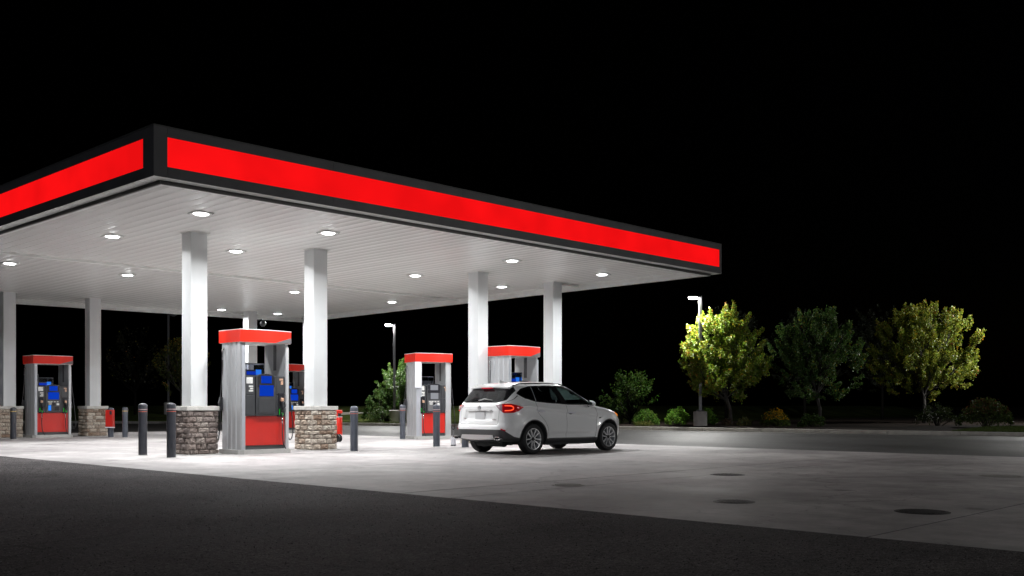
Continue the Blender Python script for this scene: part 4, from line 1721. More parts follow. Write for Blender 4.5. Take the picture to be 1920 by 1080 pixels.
def implicit(P):
    x, y, z = P[:, 0], np.abs(P[:, 1]), P[:, 2]
    dx, dz = x - CC[0], z - CC[1]
    a = np.arctan2(dz, dx)
    r = np.hypot(dx, dz)
    rs0 = r / np.interp(a, th, rr_)
    ry = y / half_w(x, z)
    # rear sculpting (pushes surface inwards)
    rear = 1 - sm(x, -0.62, -0.5)
    rec = (1 - sm(y, 0.40, 0.46)) * sm(z, 0.755, 0.78) * (1 - sm(z, 0.965, 0.985)) * rear
    rs0 = rs0 + 0.014 * rec
    lipc = np.exp(-((z - 0.665) / 0.012) ** 2) * (1 - sm(y, 0.58, 0.62)) * rear
    rs0 = rs0 + 0.006 * lipc
    crease = np.exp(-np.clip(1.045 - z, 0, 1) / 0.05) * np.clip((1.045 - z) / 0.015, 0, 1) * (1 - sm(y, 0.5, 0.62)) * rear
    rs0 = rs0 + 0.007 * crease
    # hood crease and recess towards windscreen
    nexp = 9.0
    return (np.clip(rs0, 0, None) ** nexp + np.clip(ry, 0, None) ** nexp) ** (1 / nexp)


def solve_ray(O, D, tmax):
    lo = np.zeros(len(O))
    hi = np.full(len(O), tmax) if np.isscalar(tmax) else tmax.copy()
    for _ in range(26):
        mid = (lo + hi) / 2
        g = implicit(O + D * mid[:, None])
        ins = g < 1
        lo = np.where(ins, mid, lo)
        hi = np.where(ins, hi, mid)
    return O + D * lo[:, None]


STEP = 0.0235
X0, X1, Y1, Z0, Z1 = -0.93, 3.49, 0.93, 0.18, 1.66
NX, NY, NZ = int((X1 - X0) / STEP), int(2 * Y1 / STEP) // 2 * 2, int((Z1 - Z0) / STEP)
vid = {}
lat = []


def gv(i, j, k):
    key = (i, j, k)
    if key not in vid:
        vid[key] = len(lat)
        lat.append(key)
    return vid[key]


quads = []
for i in range(NX):
    for j in range(NY):
        quads.append((gv(i, j, NZ), gv(i + 1, j, NZ), gv(i + 1, j + 1, NZ), gv(i, j + 1, NZ)))
for i in range(NX):
    for k in range(NZ):
        quads.append((gv(i, 0, k), gv(i + 1, 0, k), gv(i + 1, 0, k + 1), gv(i, 0, k + 1)))
        quads.append((gv(i, NY, k), gv(i, NY, k + 1), gv(i + 1, NY, k + 1), gv(i + 1, NY, k)))
for j in range(NY):
    for k in range(NZ):
        quads.append((gv(0, j, k), gv(0, j, k + 1), gv(0, j + 1, k + 1), gv(0, j + 1, k)))
        quads.append((gv(NX, j, k), gv(NX, j + 1, k), gv(NX, j + 1, k + 1), gv(NX, j, k + 1)))
lat = np.array(lat, float)
Pb = np.stack([X0 + (X1 - X0) * lat[:, 0] / NX, -Y1 + 2 * Y1 * lat[:, 1] / NY, Z0 + (Z1 - Z0) * lat[:, 2] / NZ], 1)
Oc = np.stack([np.clip(Pb[:, 0], 0.35, 2.35), np.zeros(len(Pb)), np.clip(Pb[:, 2], 0.55, 0.95)], 1)
# upper body core stays centred so the cabin rays fan out evenly
Dv = Pb - Oc
CV = solve_ray(Oc, Dv, 1.25)
CT = []
for q in quads:
    CT.append((q[0], q[1], q[2]))
    CT.append((q[0], q[2], q[3]))
CV = [tuple(p) for p in CV]


def poly_sd(px, py, poly):
    """signed distance to polygon, negative inside (numpy)"""
    n = len(poly)
    d = np.full(px.shape, 1e9)
    inside = np.zeros(px.shape, bool)
    for i in range(n):
        ax, ay = poly[i]
        bx, by = poly[(i + 1) % n]
        ex, ey = bx - ax, by - ay
        wx, wy = px - ax, py - ay
        t = np.clip((wx * ex + wy * ey) / (ex * ex + ey * ey + 1e-12), 0, 1)
        d = np.minimum(d, (wx - ex * t) ** 2 + (wy - ey * t) ** 2)
        c = ((ay > py) != (by > py))
        with np.errstate(divide='ignore', invalid='ignore'):
            xi = ex * (py - ay) / (ey if abs(ey) > 1e-12 else 1e-12) + ax
        inside ^= c & (px < xi)
    d = np.sqrt(d)
    return np.where(inside, -d, d)


def rnd_poly(poly, r=0.03, k=4):
    out = []
    n = len(poly)
    for i in range(n):
        p = Vector(poly[i]); a = Vector(poly[i - 1]); b = Vector(poly[(i + 1) % n])
        ra = min(r, (a - p).length * 0.45)
        rb = min(r, (b - p).length * 0.45)
        s = p + (a - p).normalized() * ra
        e = p + (b - p).normalized() * rb
        for j in range(k + 1):
            t = j / k
            q = s * (1 - t) ** 2 + p * 2 * t * (1 - t) + e * t * t
            out.append((q.x, q.y))
    return out


QUARTER = rnd_poly([(-0.34, 1.35), (-0.20, 1.435), (0.115, 1.495), (0.115, 1.205), (-0.17, 1.272)], 0.03)
RGLASS = rnd_poly([(0.165, 1.50), (0.82, 1.525), (0.98, 1.15), (0.165, 1.195)], 0.02)
FGLASS = rnd_poly([(0.99, 1.52), (1.17, 1.515), (1.40, 1.465), (1.73, 1.315), (2.0, 1.125), (1.17, 1.14)], 0.025)
DLO = rnd_poly([(-0.385, 1.357), (-0.215, 1.462), (0.10, 1.527), (0.8, 1.556), (1.17, 1.548), (1.43, 1.498), (1.77, 1.345), (2.10, 1.105), (1.2, 1.112), (0.5, 1.15), (0.12, 1.178), (-0.18, 1.247)], 0.03)
RDOOR = [(-0.02, 1.60), (0.115, 1.50), (0.115, 1.18), (0.125, 0.98), (0.20, 0.88), (0.36, 0.74), (0.45, 0.58), (0.485, 0.345), (1.10, 0.345), (1.105, 1.10), (0.93, 1.56), (0.93, 1.62)]
FDOOR = [(0.93, 1.62), (0.93, 1.56), (1.105, 1.10), (1.10, 0.345), (2.12, 0.345), (2.16, 0.60), (2.17, 0.90), (2.13, 1.09), (1.79, 1.375), (1.44, 1.545), (1.17, 1.60)]
LAMP = rnd_poly([(0.545, 1.09), (0.74, 1.122), (1.02, 1.128), (1.43, 1.055), (1.25, 0.955), (1.10, 0.925), (0.80, 0.92), (0.66, 0.995)], 0.02)
LAMPC = [(0.50, 1.2), (0.745, 1.2), (0.765, 0.8), (0.5, 0.8)]
HEAD = rnd_poly([(3.02, 0.955), (3.30, 0.80), (3.37, 0.70), (3.30, 0.70), (3.12, 0.80), (3.03, 0.90)], 0.02)
REARG = rnd_poly([(-0.655, 1.205), (-0.56, 1.425), (0.56, 1.425), (0.655, 1.205), (0.50, 1.165), (-0.50, 1.165)], 0.04)
REARB = rnd_poly([(-0.69, 1.205), (-0.665, 1.53), (0.665, 1.53), (0.69, 1.205), (0.52, 1.15), (-0.52, 1.15)], 0.04)
TAILG = rnd_poly([(-0.70, 1.50), (-0.75, 1.22), (-0.63, 1.07), (-0.62, 0.92), (-0.60, 0.67), (0.60, 0.67), (0.62, 0.92), (0.63, 1.07), (0.75, 1.22), (0.70, 1.50)], 0.03)
HOOD = rnd_poly([(2.33, -0.76), (3.05, -0.70), (3.29, -0.50), (3.335, 0), (3.29, 0.50), (3.05, 0.70), (2.33, 0.76)], 0.05)


def F_side(poly):
    def f(V):
        d = poly_sd(V[:, 0], V[:, 2], poly)
        return np.where(np.abs(V[:, 1]) > 0.42, d, 1.0)
    return f


def spar(V):
    return np.abs(V[:, 1]) + np.clip(V[:, 0] + 0.86, 0, 5)


def F_s(poly):
    def f(V):
        d = poly_sd(spar(V), V[:, 2], poly)
        return np.where(V[:, 0] < 0.1, d, 1.0)
    return f


def F_rear(poly):
    def f(V):
        d = poly_sd(V[:, 1], V[:, 2], poly)
        return np.where(V[:, 0] < -0.36, d, 1.0)
    return f


def F_arch(V):
    d = np.minimum(np.hypot(V[:, 0], V[:, 2] - 0.335) - 0.415, np.hypot(V[:, 0] - WB, V[:, 2] - 0.335) - 0.415)
    return np.where(np.abs(V[:, 1]) > 0.5, d, 1.0)


def F_archlip(V):
    return np.where(np.abs(V[:, 1]) > 0.5, F_arch(V) - 0.022, 1.0)


def F_clad(V):
    s = spar(V)
    lim = np.interp(s, [0, 0.72, 0.82, 1.12, 1.35, 1.9, 3.3, 3.75, 4.25, 5], [0.556, 0.556, 0.535, 0.40, 0.36, 0.345, 0.335, 0.335, 0.335, 0.33])
    return V[:, 2] - lim


def F_wind(V):
    # windscreen: on top of the body between cowl and roof
    zl = np.interp(V[:, 0], [1.3, 2.3], [1.0, 1.0])
    wlim = np.interp(V[:, 0], [1.28, 1.8, 2.28], [0.56, 0.65, 0.735])
    d = np.maximum(np.maximum(1.28 + 0.10 * (V[:, 1] / 0.6) ** 2 * 0.6 - V[:, 0], V[:, 0] - (2.26 - 0.16 * V[:, 1] ** 2)), np.abs(V[:, 1]) - wlim)
    return np.where(V[:, 2] > 1.0, d, 1.0)


def F_hood(V):
    d = poly_sd(V[:, 0], V[:, 1], HOOD)
    return np.where(V[:, 2] > 0.74, d, 1.0)


CTa = CT


def cut(fn, iso=0.0):
    """split every triangle crossed by fn = iso along the crossing line"""
    global CV, CTa
    V = np.array(CV)
    d = fn(V) - iso
    d = np.where(np.abs(d) < 4e-4, 4e-4, d)
    sg = d > 0
    T = np.array(CTa)
    s = sg[T]
    cross = (s.any(1)) & (~s.all(1))
    # ignore the artificial jump of masked fields
    dm = np.abs(d)[T].max(1) < 0.9
    cross &= dm
    keep = [tuple(t) for t in T[~cross].tolist()]
    cache = {}

    def mid(a, b):
        key = (a, b) if a < b else (b, a)
        if key not in cache:
            ta = d[a] / (d[a] - d[b])
            p = V[a] + (V[b] - V[a]) * ta
            cache[key] = len(CV)
            CV.append(tuple(p))
        return cache[key]
    for t in T[cross].tolist():
        a, b, c = t
        while not (sg[a] != sg[b] and sg[a] != sg[c]):
            a, b, c = b, c, a
        ab, ac = mid(a, b), mid(a, c)
        keep += [(a, ab, ac), (ab, b, c), (ab, c, ac)]
    CTa = keep


fields = [('arch', F_arch, 0.0), ('archlip', F_archlip, 0.0), ('clad', F_clad, 0.0), ('lamp', F_s(LAMP), 0.0), ('lampc', F_s(LAMPC), 0.0),
          ('dlo', F_side(DLO), 0.0), ('q', F_side(QUARTER), 0.0), ('rg', F_side(RGLASS), 0.0), ('fg', F_side(FGLASS), 0.0),
          ('rdoor', F_side(RDOOR), 0.0035), ('rdoor', F_side(RDOOR), -0.0035), ('fdoor', F_side(FDOOR), 0.0035), ('fdoor', F_side(FDOOR), -0.0035),
          ('rearb', F_rear(REARB), 0.0), ('rearg', F_rear(REARG), 0.0), ('tail', F_rear(TAILG), 0.0035), ('tail', F_rear(TAILG), -0.0035),
          ('wind', F_wind, 0.0), ('windb', F_wind, 0.03), ('hood', F_hood, 0.003), ('hood', F_hood, -0.003), ('head', F_side(HEAD), 0.0)]
for nm, fn, iso in fields:
    cut(fn, iso)
V = np.array(CV)
T = np.array(CTa)
# vertex normals of the whole skin (kept for every part so seams stay smooth)
fn_ = np.cross(V[T[:, 1]] - V[T[:, 0]], V[T[:, 2]] - V[T[:, 0]])
VN = np.zeros_like(V)
for k in range(3):
    np.add.at(VN, T[:, k], fn_)
# analytic-ish orientation: make normals point outwards
VN /= np.linalg.norm(VN, axis=1)[:, None] + 1e-12
ctr = np.stack([np.clip(V[:, 0], 0.35, 2.35), np.zeros(len(V)), np.clip(V[:, 2], 0.5, 0.9)], 1)
if ((VN * (V - ctr)).sum(1) < 0).mean() > 0.5:
    VN = -VN
    T = T[:, ::-1]
C3 = V[T].mean(1)
side_r = C3[:, 1] < 0
lab = np.full(len(T), 'body', dtype=object)


def isin(fn, iso=0.0):
    return fn(C3) < iso


lab[isin(F_hood, -0.003)] = 'hood'
lab[(np.abs(F_hood(C3)) < 0.003)] = 'gap'
wb_ = isin(F_wind, 0.03)
lab[wb_] = 'wtrim'
lab[isin(F_wind)] = 'windscreen'
tg = isin(F_rear(TAILG), -0.0035)
lab[tg] = 'tailgate'
lab[np.abs(F_rear(TAILG)(C3)) < 0.0035] = 'gap'
lab[isin(F_side(RDOOR), -0.0035)] = 'rdoor'
lab[np.abs(F_side(RDOOR)(C3)) < 0.0035] = 'gap'
lab[isin(F_side(FDOOR), -0.0035)] = 'fdoor'
lab[np.abs(F_side(FDOOR)(C3)) < 0.0035] = 'gap'
lab[isin(F_side(DLO))] = 'dlo'
lab[isin(F_side(QUARTER))] = 'quarter_glass'
lab[isin(F_side(RGLASS))] = 'rear_glass'
lab[isin(F_side(FGLASS))] = 'front_glass'
lab[isin(F_rear(REARB))] = 'rearb'
lab[isin(F_rear(REARG))] = 'rearg'
lab[isin(F_side(HEAD))] = 'headlamp'
cl_ = isin(F_clad)
lab[cl_ & (C3[:, 0] < 0.1)] = 'bumperclad'
lab[cl_ & (C3[:, 0] >= 0.1) & (C3[:, 0] < 2.4)] = 'sill'
lab[cl_ & (C3[:, 0] >= 2.4)] = 'frontclad'
lm = isin(F_s(LAMP))
lab[lm] = 'taillamp'
lab[lm & isin(F_s(LAMPC))] = 'taillampc'
lab[isin(F_archlip)] = 'archlip'
lab[isin(F_arch)] = 'cut'

car = thing('parked_car', 'white five door SUV parked beside the pumps with glowing red tail lights', 'car')


def skin(label, name, mat, parent=None, sel=None, off=0.0, sidesel=0):
    m_ = (lab == label) if isinstance(label, str) else np.isin(lab.astype(str), label)
    if sidesel:
        m_ &= (C3[:, 1] * sidesel > 0)
    if sel is not None:
        m_ &= sel
    tt = T[m_]
    if len(tt) == 0:
        return None
    u, inv = np.unique(tt, return_inverse=True)
    tt = inv.reshape(-1, 3)
    vv = V[u] + VN[u] * off
    me = bpy.data.meshes.new(name)
    me.from_pydata(vv.tolist(), [], tt.tolist())
    me.materials.append(MATS[mat])
    me.polygons.foreach_set('use_smooth', [True] * len(me.polygons))
    me.update()
    me.normals_split_custom_set_from_vertices(VN[u].tolist())
    o = bpy.data.objects.new(name, me)
    COL.objects.link(o)
    o.parent = parent or car
    return o


body = skin('body', 'body', 'car_paint')
skin('gap', 'panel_gap', 'car_gap', None, off=-0.010)
skin(['hood'], 'hood', 'car_paint')
skin(['wtrim'], 'windscreen_surround', 'car_trim_black')
skin(['windscreen'], 'windscreen', 'glass_front')
tgate = skin(['tailgate'], 'tailgate', 'car_paint')
skin(['rearb'], 'rear_window_surround', 'car_trim_black', tgate)
skin(['rearg'], 'rear_window', 'glass_dark', tgate, off=-0.004)
for s in (-1, 1):
    rd = skin(['rdoor'], 'rear_door', 'car_paint', sidesel=s)
    fd_ = skin(['fdoor'], 'front_door', 'car_paint', sidesel=s)
    skin(['dlo'], 'window_frame', 'car_trim_black', sidesel=s)
    skin(['quarter_glass'], 'quarter_window', 'glass_side', sidesel=s, off=-0.006)
    skin(['rear_glass'], 'window', 'glass_side', rd, sidesel=s, off=-0.006)
    skin(['front_glass'], 'window', 'glass_front', fd_, sidesel=s, off=-0.006)
    tl_ = skin(['taillamp'], 'tail_light', 'lamp_red', sidesel=s, off=0.006)
    skin(['taillampc'], 'reverse_light', 'lamp_clear', tl_, sidesel=s, off=0.004)
    skin(['headlamp'], 'headlight', 'lamp_clear', sidesel=s, off=0.003)
    skin(['sill'], 'sill', 'car_plastic', sidesel=s, off=0.002)
    if s < 0:
        DOORS = (rd, fd_)
    else:
        DOORS_L = (rd, fd_)
bclad = skin(['bumperclad'], 'rear_bumper', 'car_plastic', off=0.002)
skin(['frontclad'], 'front_bumper', 'car_plastic', off=0.002)
for s in (-1, 1):
    skin(['archlip'], 'arch_trim', 'car_plastic', off=0.004, sidesel=s, sel=C3[:, 0] < 1.3)
    skin(['archlip'], 'arch_trim', 'car_plastic', off=0.004, sidesel=s, sel=C3[:, 0] >= 1.3)
# dark inner shell so the cabin looks lined from inside
inner = skin(['body', 'hood', 'tailgate', 'rdoor', 'fdoor', 'dlo', 'rearb', 'wtrim', 'gap', 'taillamp', 'taillampc', 'sill', 'bumperclad', 'frontclad', 'headlamp'], 'inner_lining', 'car_liner', off=-0.028,
             sel=~((np.abs(C3[:, 1]) > 0.3) & ((np.hypot(C3[:, 0], C3[:, 2] - 0.335) < 0.46) | (np.hypot(C3[:, 0] - WB, C3[:, 2] - 0.335) < 0.46))))


# helpers: points on the skin
def on_side(x, z, s=-1, off=0.0):
    P = solve_ray(np.array([[x, 0.0, z]]), np.array([[0.0, float(s), 0.0]]), 1.2)[0]
    e = 0.004
    return Vector(P) + Vector((0, s, 0.15)).normalized() * off


def on_rear(y, z, off=0.0):
    P = solve_ray(np.array([[0.6, y, z]]), np.array([[-1.0, 0.0, 0.0]]), 2.0)[0]
    return Vector(P) + Vector((-1, 0, 0.1)).normalized() * off


def on_s(s_, z, side=-1, off=0.0):
    """point on the rear corner at corner parameter s_ and height z"""
    angs = np.linspace(R(91), R(200), 120)
    O = np.tile([-0.25, 0, z], (120, 1))
    D = np.stack([np.cos(angs - PI / 2 + PI / 2) * 1.0, np.sin(angs) * 1.0, np.zeros(120)], 1)
    D = np.stack([np.cos(angs), np.abs(np.sin(angs)) * np.sign(np.sin(angs)), np.zeros(120)], 1)
    P = solve_ray(O, D, 1.6)
    ok = P[:, 1] > 0
    P = P[ok]
    sv = np.abs(P[:, 1]) + np.clip(P[:, 0] + 0.86, 0, 5)
    i = int(np.argmin(np.abs(sv - s_)))
    p = P[i]
    n = Vector((p[0] + 0.35, p[1] * 0.75, 0)).normalized()
    q = Vector(p) + n * off
    return Vector((q.x, q.y * side * 1.0, q.z))


def ribbon(pts, r, name, mat, parent=None, n=6):
    mb = MB()
    mb.tube(pts, r, n)
    return mb.build(name, mat, parent or car, smooth=True)


for s in (-1, 1):
    drs = DOORS if s < 0 else DOORS_L
    # bright lower window moulding
    xs = np.linspace(-0.36, 2.05, 40)
    low = [(-0.385, 1.357), (-0.18, 1.247), (0.12, 1.178), (0.5, 1.15), (1.2, 1.112), (2.05, 1.107)]
    zs = np.interp(xs, [p[0] for p in low], [p[1] for p in low])
    ribbon([on_side(x, z - 0.004, s, 0.001) for x, z in zip(xs, zs)], 0.0055, 'window_moulding', 'chrome')
    ribbon([on_side(0.14, z, s, 0.001) for z in np.linspace(1.19, 1.50, 10)], 0.008, 'window_divider', 'car_silver')
    # tail lamp glow
    g = []
    for a in np.linspace(R(100), R(-100), 22):
        g.append(on_s(0.985 + 0.115 * math.cos(a) * (1 if math.cos(a) > 0 else .9), 1.03 + 0.052 * math.sin(a), s, 0.012))
    g = [on_s(0.83, 1.082, s, 0.012), on_s(0.89, 1.083, s, 0.012)] + g + [on_s(0.89, 0.976, s, 0.012), on_s(0.83, 0.975, s, 0.012)]
    tl_ = [o for o in car.children if o.name.startswith('tail_light')]
    ribbon(g, 0.010, 'light_ring', 'lamp_glow', tl_[0] if s < 0 else tl_[-1])
    # door handles
    for dr, hx, hz in ((drs[0], 0.25, 0.962), (drs[1], 1.24, 0.925)):
        mb = MB()
        p0, p1 = on_side(hx - 0.09, hz, s, 0.03), on_side(hx + 0.10, hz - 0.01, s, 0.03)
        e0, e1 = on_side(hx - 0.11, hz, s, -0.005), on_side(hx + 0.12, hz - 0.01, s, -0.005)
        mb.tube([e0, p0, (p0 + p1) / 2 + Vector((0, s * .006, 0)), p1, e1], [0.012, 0.019, 0.021, 0.019, 0.012], 8)
        mb.build('handle', 'sign_white', dr, smooth=True)
        mb = MB()
        c_ = on_side(hx, hz - 0.012, s, 0.0)
        mb.lathe([(0.055, -0.003), (0.05, 0.003), (0.001, 0.003)], 16, Matrix.Translation(c_) @ Matrix.Rotation(-s * R(90), 4, 'X') @ Matrix.Diagonal((1.2, .55, 1, 1)), cap=False)
        mb.build('handle_cup_shade', 'pump_grey', dr, smooth=True)  # grey disc paints the shade in the cup behind the handle
    # mirror
    mb = MB()
    c_ = Vector((1.86, s * 0.975, 1.13))
    T_ = Matrix.Translation(c_) @ Matrix.Rotation(s * R(8), 4, 'Z')
    bm = bmesh.new()
    bmesh.ops.create_icosphere(bm, subdivisions=3, radius=1)
    vs = []
    for v_ in bm.verts:
        x, y, z = v_.co
        x = x if x > 0 else x * 0.35
        vs.append((x * 0.115, y * 0.115 * (1 - 0.1 * max(z, 0)), z * 0.078))
    mb.add(vs, [tuple(v_.index for v_ in f.verts) for f in bm.faces], T_)
    bm.free()
    mir = mb.build('mirror', 'car_paint', car, smooth=True)
    mb = MB()
    mb.add([(p[0] * 0.15 - 0.040, p[1] * 0.86, p[2] * 0.86) for p in vs], [tuple(f) for f in mb.f] or [], T_)
    mb = MB()
    mb.lathe([(0.001, 0), (0.98, 0)], 20, T_ @ Matrix.Translation((-0.043, 0, 0)) @ Matrix.Rotation(R(90), 4, 'Y') @ Matrix.Diagonal((0.064, 0.095, 1, 1)), cap=False)
    mb.build('mirror_glass', 'chrome', mir)
    mb = MB()
    mb.tube([(1.90, s * 0.83, 1.075), (1.885, s * 0.90, 1.085), (1.87, s * 0.945, 1.10)], [0.035, 0.028, 0.03], 8)
    mb.build('mirror_foot', 'car_trim_black', mir, smooth=True)
    # roof rail
    pts = [Vector((x, s * np.interp(x, [-.4, 0, 1.0, 1.4], [0.575, 0.60, 0.60, 0.575]), 0)) for x in np.linspace(-0.38, 1.36, 26)]
    out = []
    for i, p in enumerate(pts):
        q = solve_ray(np.array([[p.x, p.y, 1.0]]), np.array([[0, 0, 1.0]]), 1.2)[0]
        lift = 0.035 * min(1, i / 3, (len(pts) - 1 - i) / 3)
        out.append(Vector((p.x, p.y, q[2] + lift)))
    ribbon(out, 0.014, 'roof_rail', 'car_trim_black')
    # exhaust tip
    mb = MB()
    ex = -0.92
    yc = s * 0.66
    P_ = rnd_poly([(-0.085, -0.035), (0.085, -0.035), (0.085, 0.035), (-0.085, 0.035)], 0.03)
    Pi_ = [(x * 0.78, z * 0.62) for x, z in P_]
    n = len(P_)
    vs = [(ex - 0.01, yc + x, 0.365 + z) for x, z in P_] + [(ex - 0.015, yc + x, 0.365 + z) for x, z in Pi_] + [(ex + 0.06, yc + x, 0.365 + z) for x, z in P_] + [(ex + 0.05, yc + x, 0.365 + z) for x, z in Pi_]
    fs = []
    for i in range(n):
        j = (i + 1) % n
        fs += [(i, j, n + j, n + i), (i, 2 * n + i, 2 * n + j, j), (n + i, n + j, 3 * n + j, 3 * n + i)]
    mb.add(vs, fs)
    exo = mb.build('exhaust_tip', 'chrome', car)
    mb = MB()
    mb.add([(ex + 0.045, yc + x, 0.365 + z) for x, z in P_], [tuple(range(n))])
    mb.build('exhaust_opening', 'car_gap', exo)
    # bumper reflector
    mb = MB()
    mb.tube([on_s(0.70 + 0.022 * k, 0.572 - 0.006 * k, s, 0.0) for k in range(8)], [0.004] + [0.017] * 6 + [0.004], 6)
    mb.build('reflector', 'reflector', car, smooth=True)
    # front side marker (amber)
    mb = MB()
    mb.tube([on_side(3.05, 0.915, s, 0.002), on_side(3.12, 0.872, s, 0.004), on_side(3.17, 0.835, s, 0.002)], [0.012, 0.024, 0.012], 8)
    mb.build('turn_signal', 'amber', car, smooth=True)
    # fender badge
    p = on_side(2.28, 0.80, s, 0.003)
    mb = MB(); mb.box(p.x - 0.025, p.x + 0.025, p.y - 0.004, p.y + 0.004, p.z - 0.015, p.z + 0.012, b=0.003); mb.build('fender_badge', 'car_trim_black', car)

# silver skid plate under the rear bumper
mb = MB()
ys = np.linspace(-0.54, 0.54, 19)
top, botm = [], []
for y in ys:
    k = abs(y) / 0.54
    zt = 0.435
    zb = 0.33 + 0.02 * k ** 2
    w_ = 1 if k < 0.99 else 1
    yy = y
    top.append(on_rear(y * 0.93, zt, 0.014))
    botm.append(Vector((on_rear(y, 0.42, 0.02).x - 0.004, y, zb)))
vs = top + botm + [p + Vector((0.05, 0, 0)) for p in top] + [p + Vector((0.12, 0, -0.02)) for p in botm]
n = len(ys)
fs = []
for i in range(n - 1):
    fs += [(i, i + 1, n + i + 1, n + i), (i, 2 * n + i, 2 * n + i + 1, i + 1), (n + i, n + i + 1, 3 * n + i + 1, 3 * n + i)]
mb.add(vs, fs)
mb.build('skid_plate', 'car_silver', car, smooth=True, angle=40)
# roof spoiler
mb = MB()
ys = np.linspace(-0.60, 0.60, 21)
sec = []
for y in ys:
    k = abs(y) / 0.60
    xe = -0.615 + 0.06 * k ** 3
    zt = np.float64(solve_ray(np.array([[-0.36, y, 1.0]]), np.array([[0, 0, 1.0]]), 1.0)[0][2])
    ze = 1.515 - 0.03 * k ** 2
    sec.append([Vector((-0.30, y, zt + 0.001 + 0.006)), Vector((-0.45, y, zt - 0.004)), Vector((-0.54, y, ze + 0.014)), Vector((xe, y, ze)), Vector((xe + 0.015, y, ze - 0.028)), Vector((-0.50, y, ze - 0.03)), Vector((-0.42, y, zt - 0.06))])
vs = [p for s_ in sec for p in s_]
k = 7
fs = []
for i in range(len(sec) - 1):
    for j in range(k - 1):
        a = i * k + j
        fs.append((a, a + k, a + k + 1, a + 1))
fs += [tuple(range(k)), tuple((len(sec) - 1) * k + j for j in range(k - 1, -1, -1))]
mb.add(vs, fs)
mb.build('roof_spoiler', 'car_paint', car, smooth=True, angle=35)
mb = MB()
mb.box(-0.612, -0.57, -0.17, 0.17, 1.464, 1.490, b=0.004)
mb.build('brake_light', 'lamp_dim_red', car)
# shark fin
mb = MB()
fin = [(-0.22, 0), (0.02, 0), (-0.05, 0.025), (-0.13, 0.055), (-0.20, 0.075), (-0.215, 0.07)]
vs = []
zr = 1.60
for x, z in fin:
    wv = 0.022 * (1 - z / 0.09)
    vs += [(x, -wv, zr + z), (x, wv, zr + z)]
fs = [(0, 2, 4, 6, 8, 10), (11, 9, 7, 5, 3, 1)] + [(2 * i, 2 * i + 1, 2 * ((i + 1) % 6) + 1, 2 * ((i + 1) % 6)) for i in range(6)]
mb.add(vs, fs)
mb.build('antenna_fin', 'car_paint', car)
# wiper
w0 = on_rear(0.06, 1.195, 0.035)
mb = MB()
mb.tube([w0, on_rear(-0.10, 1.232, 0.04), on_rear(-0.36, 1.205, 0.03)], [0.016, 0.010, 0.006], 6)
mb.build('wiper_arm', 'car_silver', tgate, smooth=True)
mb = MB()
mb.tube([on_rear(0.02, 1.19, 0.02), on_rear(-0.34, 1.185, 0.02)], 0.009, 6)
mb.tube([w0 + Vector((0.05, 0, -.01)), w0 + Vector((-.005, 0, 0))], 0.028, 10)
mb.build('wiper_blade', 'car_trim_black', tgate, smooth=True)
# badge, plate, plate recess bar
pb = on_rear(0.0, 1.035, 0.006)
mb = MB()
Tm = Matrix.Translation(pb) @ Matrix.Rotation(R(-90), 4, 'Y')
for i in range(28):
    pass
ring = [(0.040 * math.cos(a), 0.047 * math.sin(a)) for a in np.linspace(0, 2 * PI, 28, endpoint=False)]
pts = [Tm @ Vector((y, x, 0.004)) for x, y in ring]
mb.tube(pts + [pts[0], pts[1]], 0.0065, 6, cap=False)
dia = [(0, 0.032), (0.017, 0), (0, -0.032), (-0.017, 0)]
pts = [Tm @ Vector((y, x, 0.004)) for x, y in dia]
mb.tube(pts + [pts[0]], 0.006, 5, cap=False)
mb.build('badge', 'chrome', tgate, smooth=True)
pl = on_rear(-0.02, 0.86, 0.0)
mb = MB()
mb.box(pl.x - 0.016, pl.x - 0.004, -0.175, 0.14, 0.785, 0.95, b=0.004)
plate = mb.build('licence_plate', 'plate_blank', tgate)
mb = MB()
xx = on_rear(0, 0.985, 0).x
mb.box(xx - 0.022, xx + 0.02, -0.40, 0.40, 0.968, 0.985, b=0.006)
mb.build('grab_bar', 'car_silver', tgate)
mb = MB()
q = on_rear(-0.50, 0.775, 0.004)
for k in range(5):
    mb.box(q.x - 0.004, q.x + 0.004, -0.56 + k * 0.026, -0.541 + k * 0.026, 0.768, 0.782)
q = on_rear(0.46, 0.80, 0.004)
for k in range(3):
    mb.box(q.x - 0.004, q.x + 0.004, 0.42 + k * 0.03, 0.44 + k * 0.03, 0.79, 0.806)
mb.build('model_lettering', 'chrome', tgate)

# wheel wells and underbody
for cx in (0, WB):
    for s in (-1, 1):
        mb = MB()
        n = 16
        vs, fs = [], []
        for i in range(n + 1):
            a = R(-20) + R(220) * i / n
            x, z = cx + 0.418 * math.cos(a), 0.335 + 0.418 * math.sin(a)
            yo = abs(on_side(min(3.33, x), max(z, .24), s).y) - 0.012
            vs += [(x, s * yo, max(z, 0.2)), (x, s * 0.58, max(z, 0.2))]
        c0 = len(vs)
        for i in range(n):
            fs.append((2 * i, 2 * i + 1, 2 * i + 3, 2 * i + 2))
        vs.append((cx, s * 0.58, 0.3))
        for i in range(n):
            fs.append((2 * i + 1, c0, 2 * i + 3))
        mb.add(vs, fs)
        mb.build('wheel_well', 'car_liner', car, smooth=True, angle=50)
mb = MB()
mb.box(0.46, WB - 0.46, -0.80, 0.80, 0.19, 0.26)
mb.box(-0.10, WB + 0.6, -0.56, 0.56, 0.20, 0.30)
mb.box(-0.70, -0.10, -0.60, 0.60, 0.27, 0.32)
mb.tube([(0.1, -0.5, 0.30), (0.1, 0.5, 0.30)], 0.05, 8)
mb.tube([(-0.86, -0.60, 0.34), (-0.6, -0.5, 0.27), (-0.2, -0.3, 0.25)], 0.035, 8)
mb.tube([(-0.45, -0.42, 0.25), (-0.45, 0.42, 0.25)], 0.09, 10)
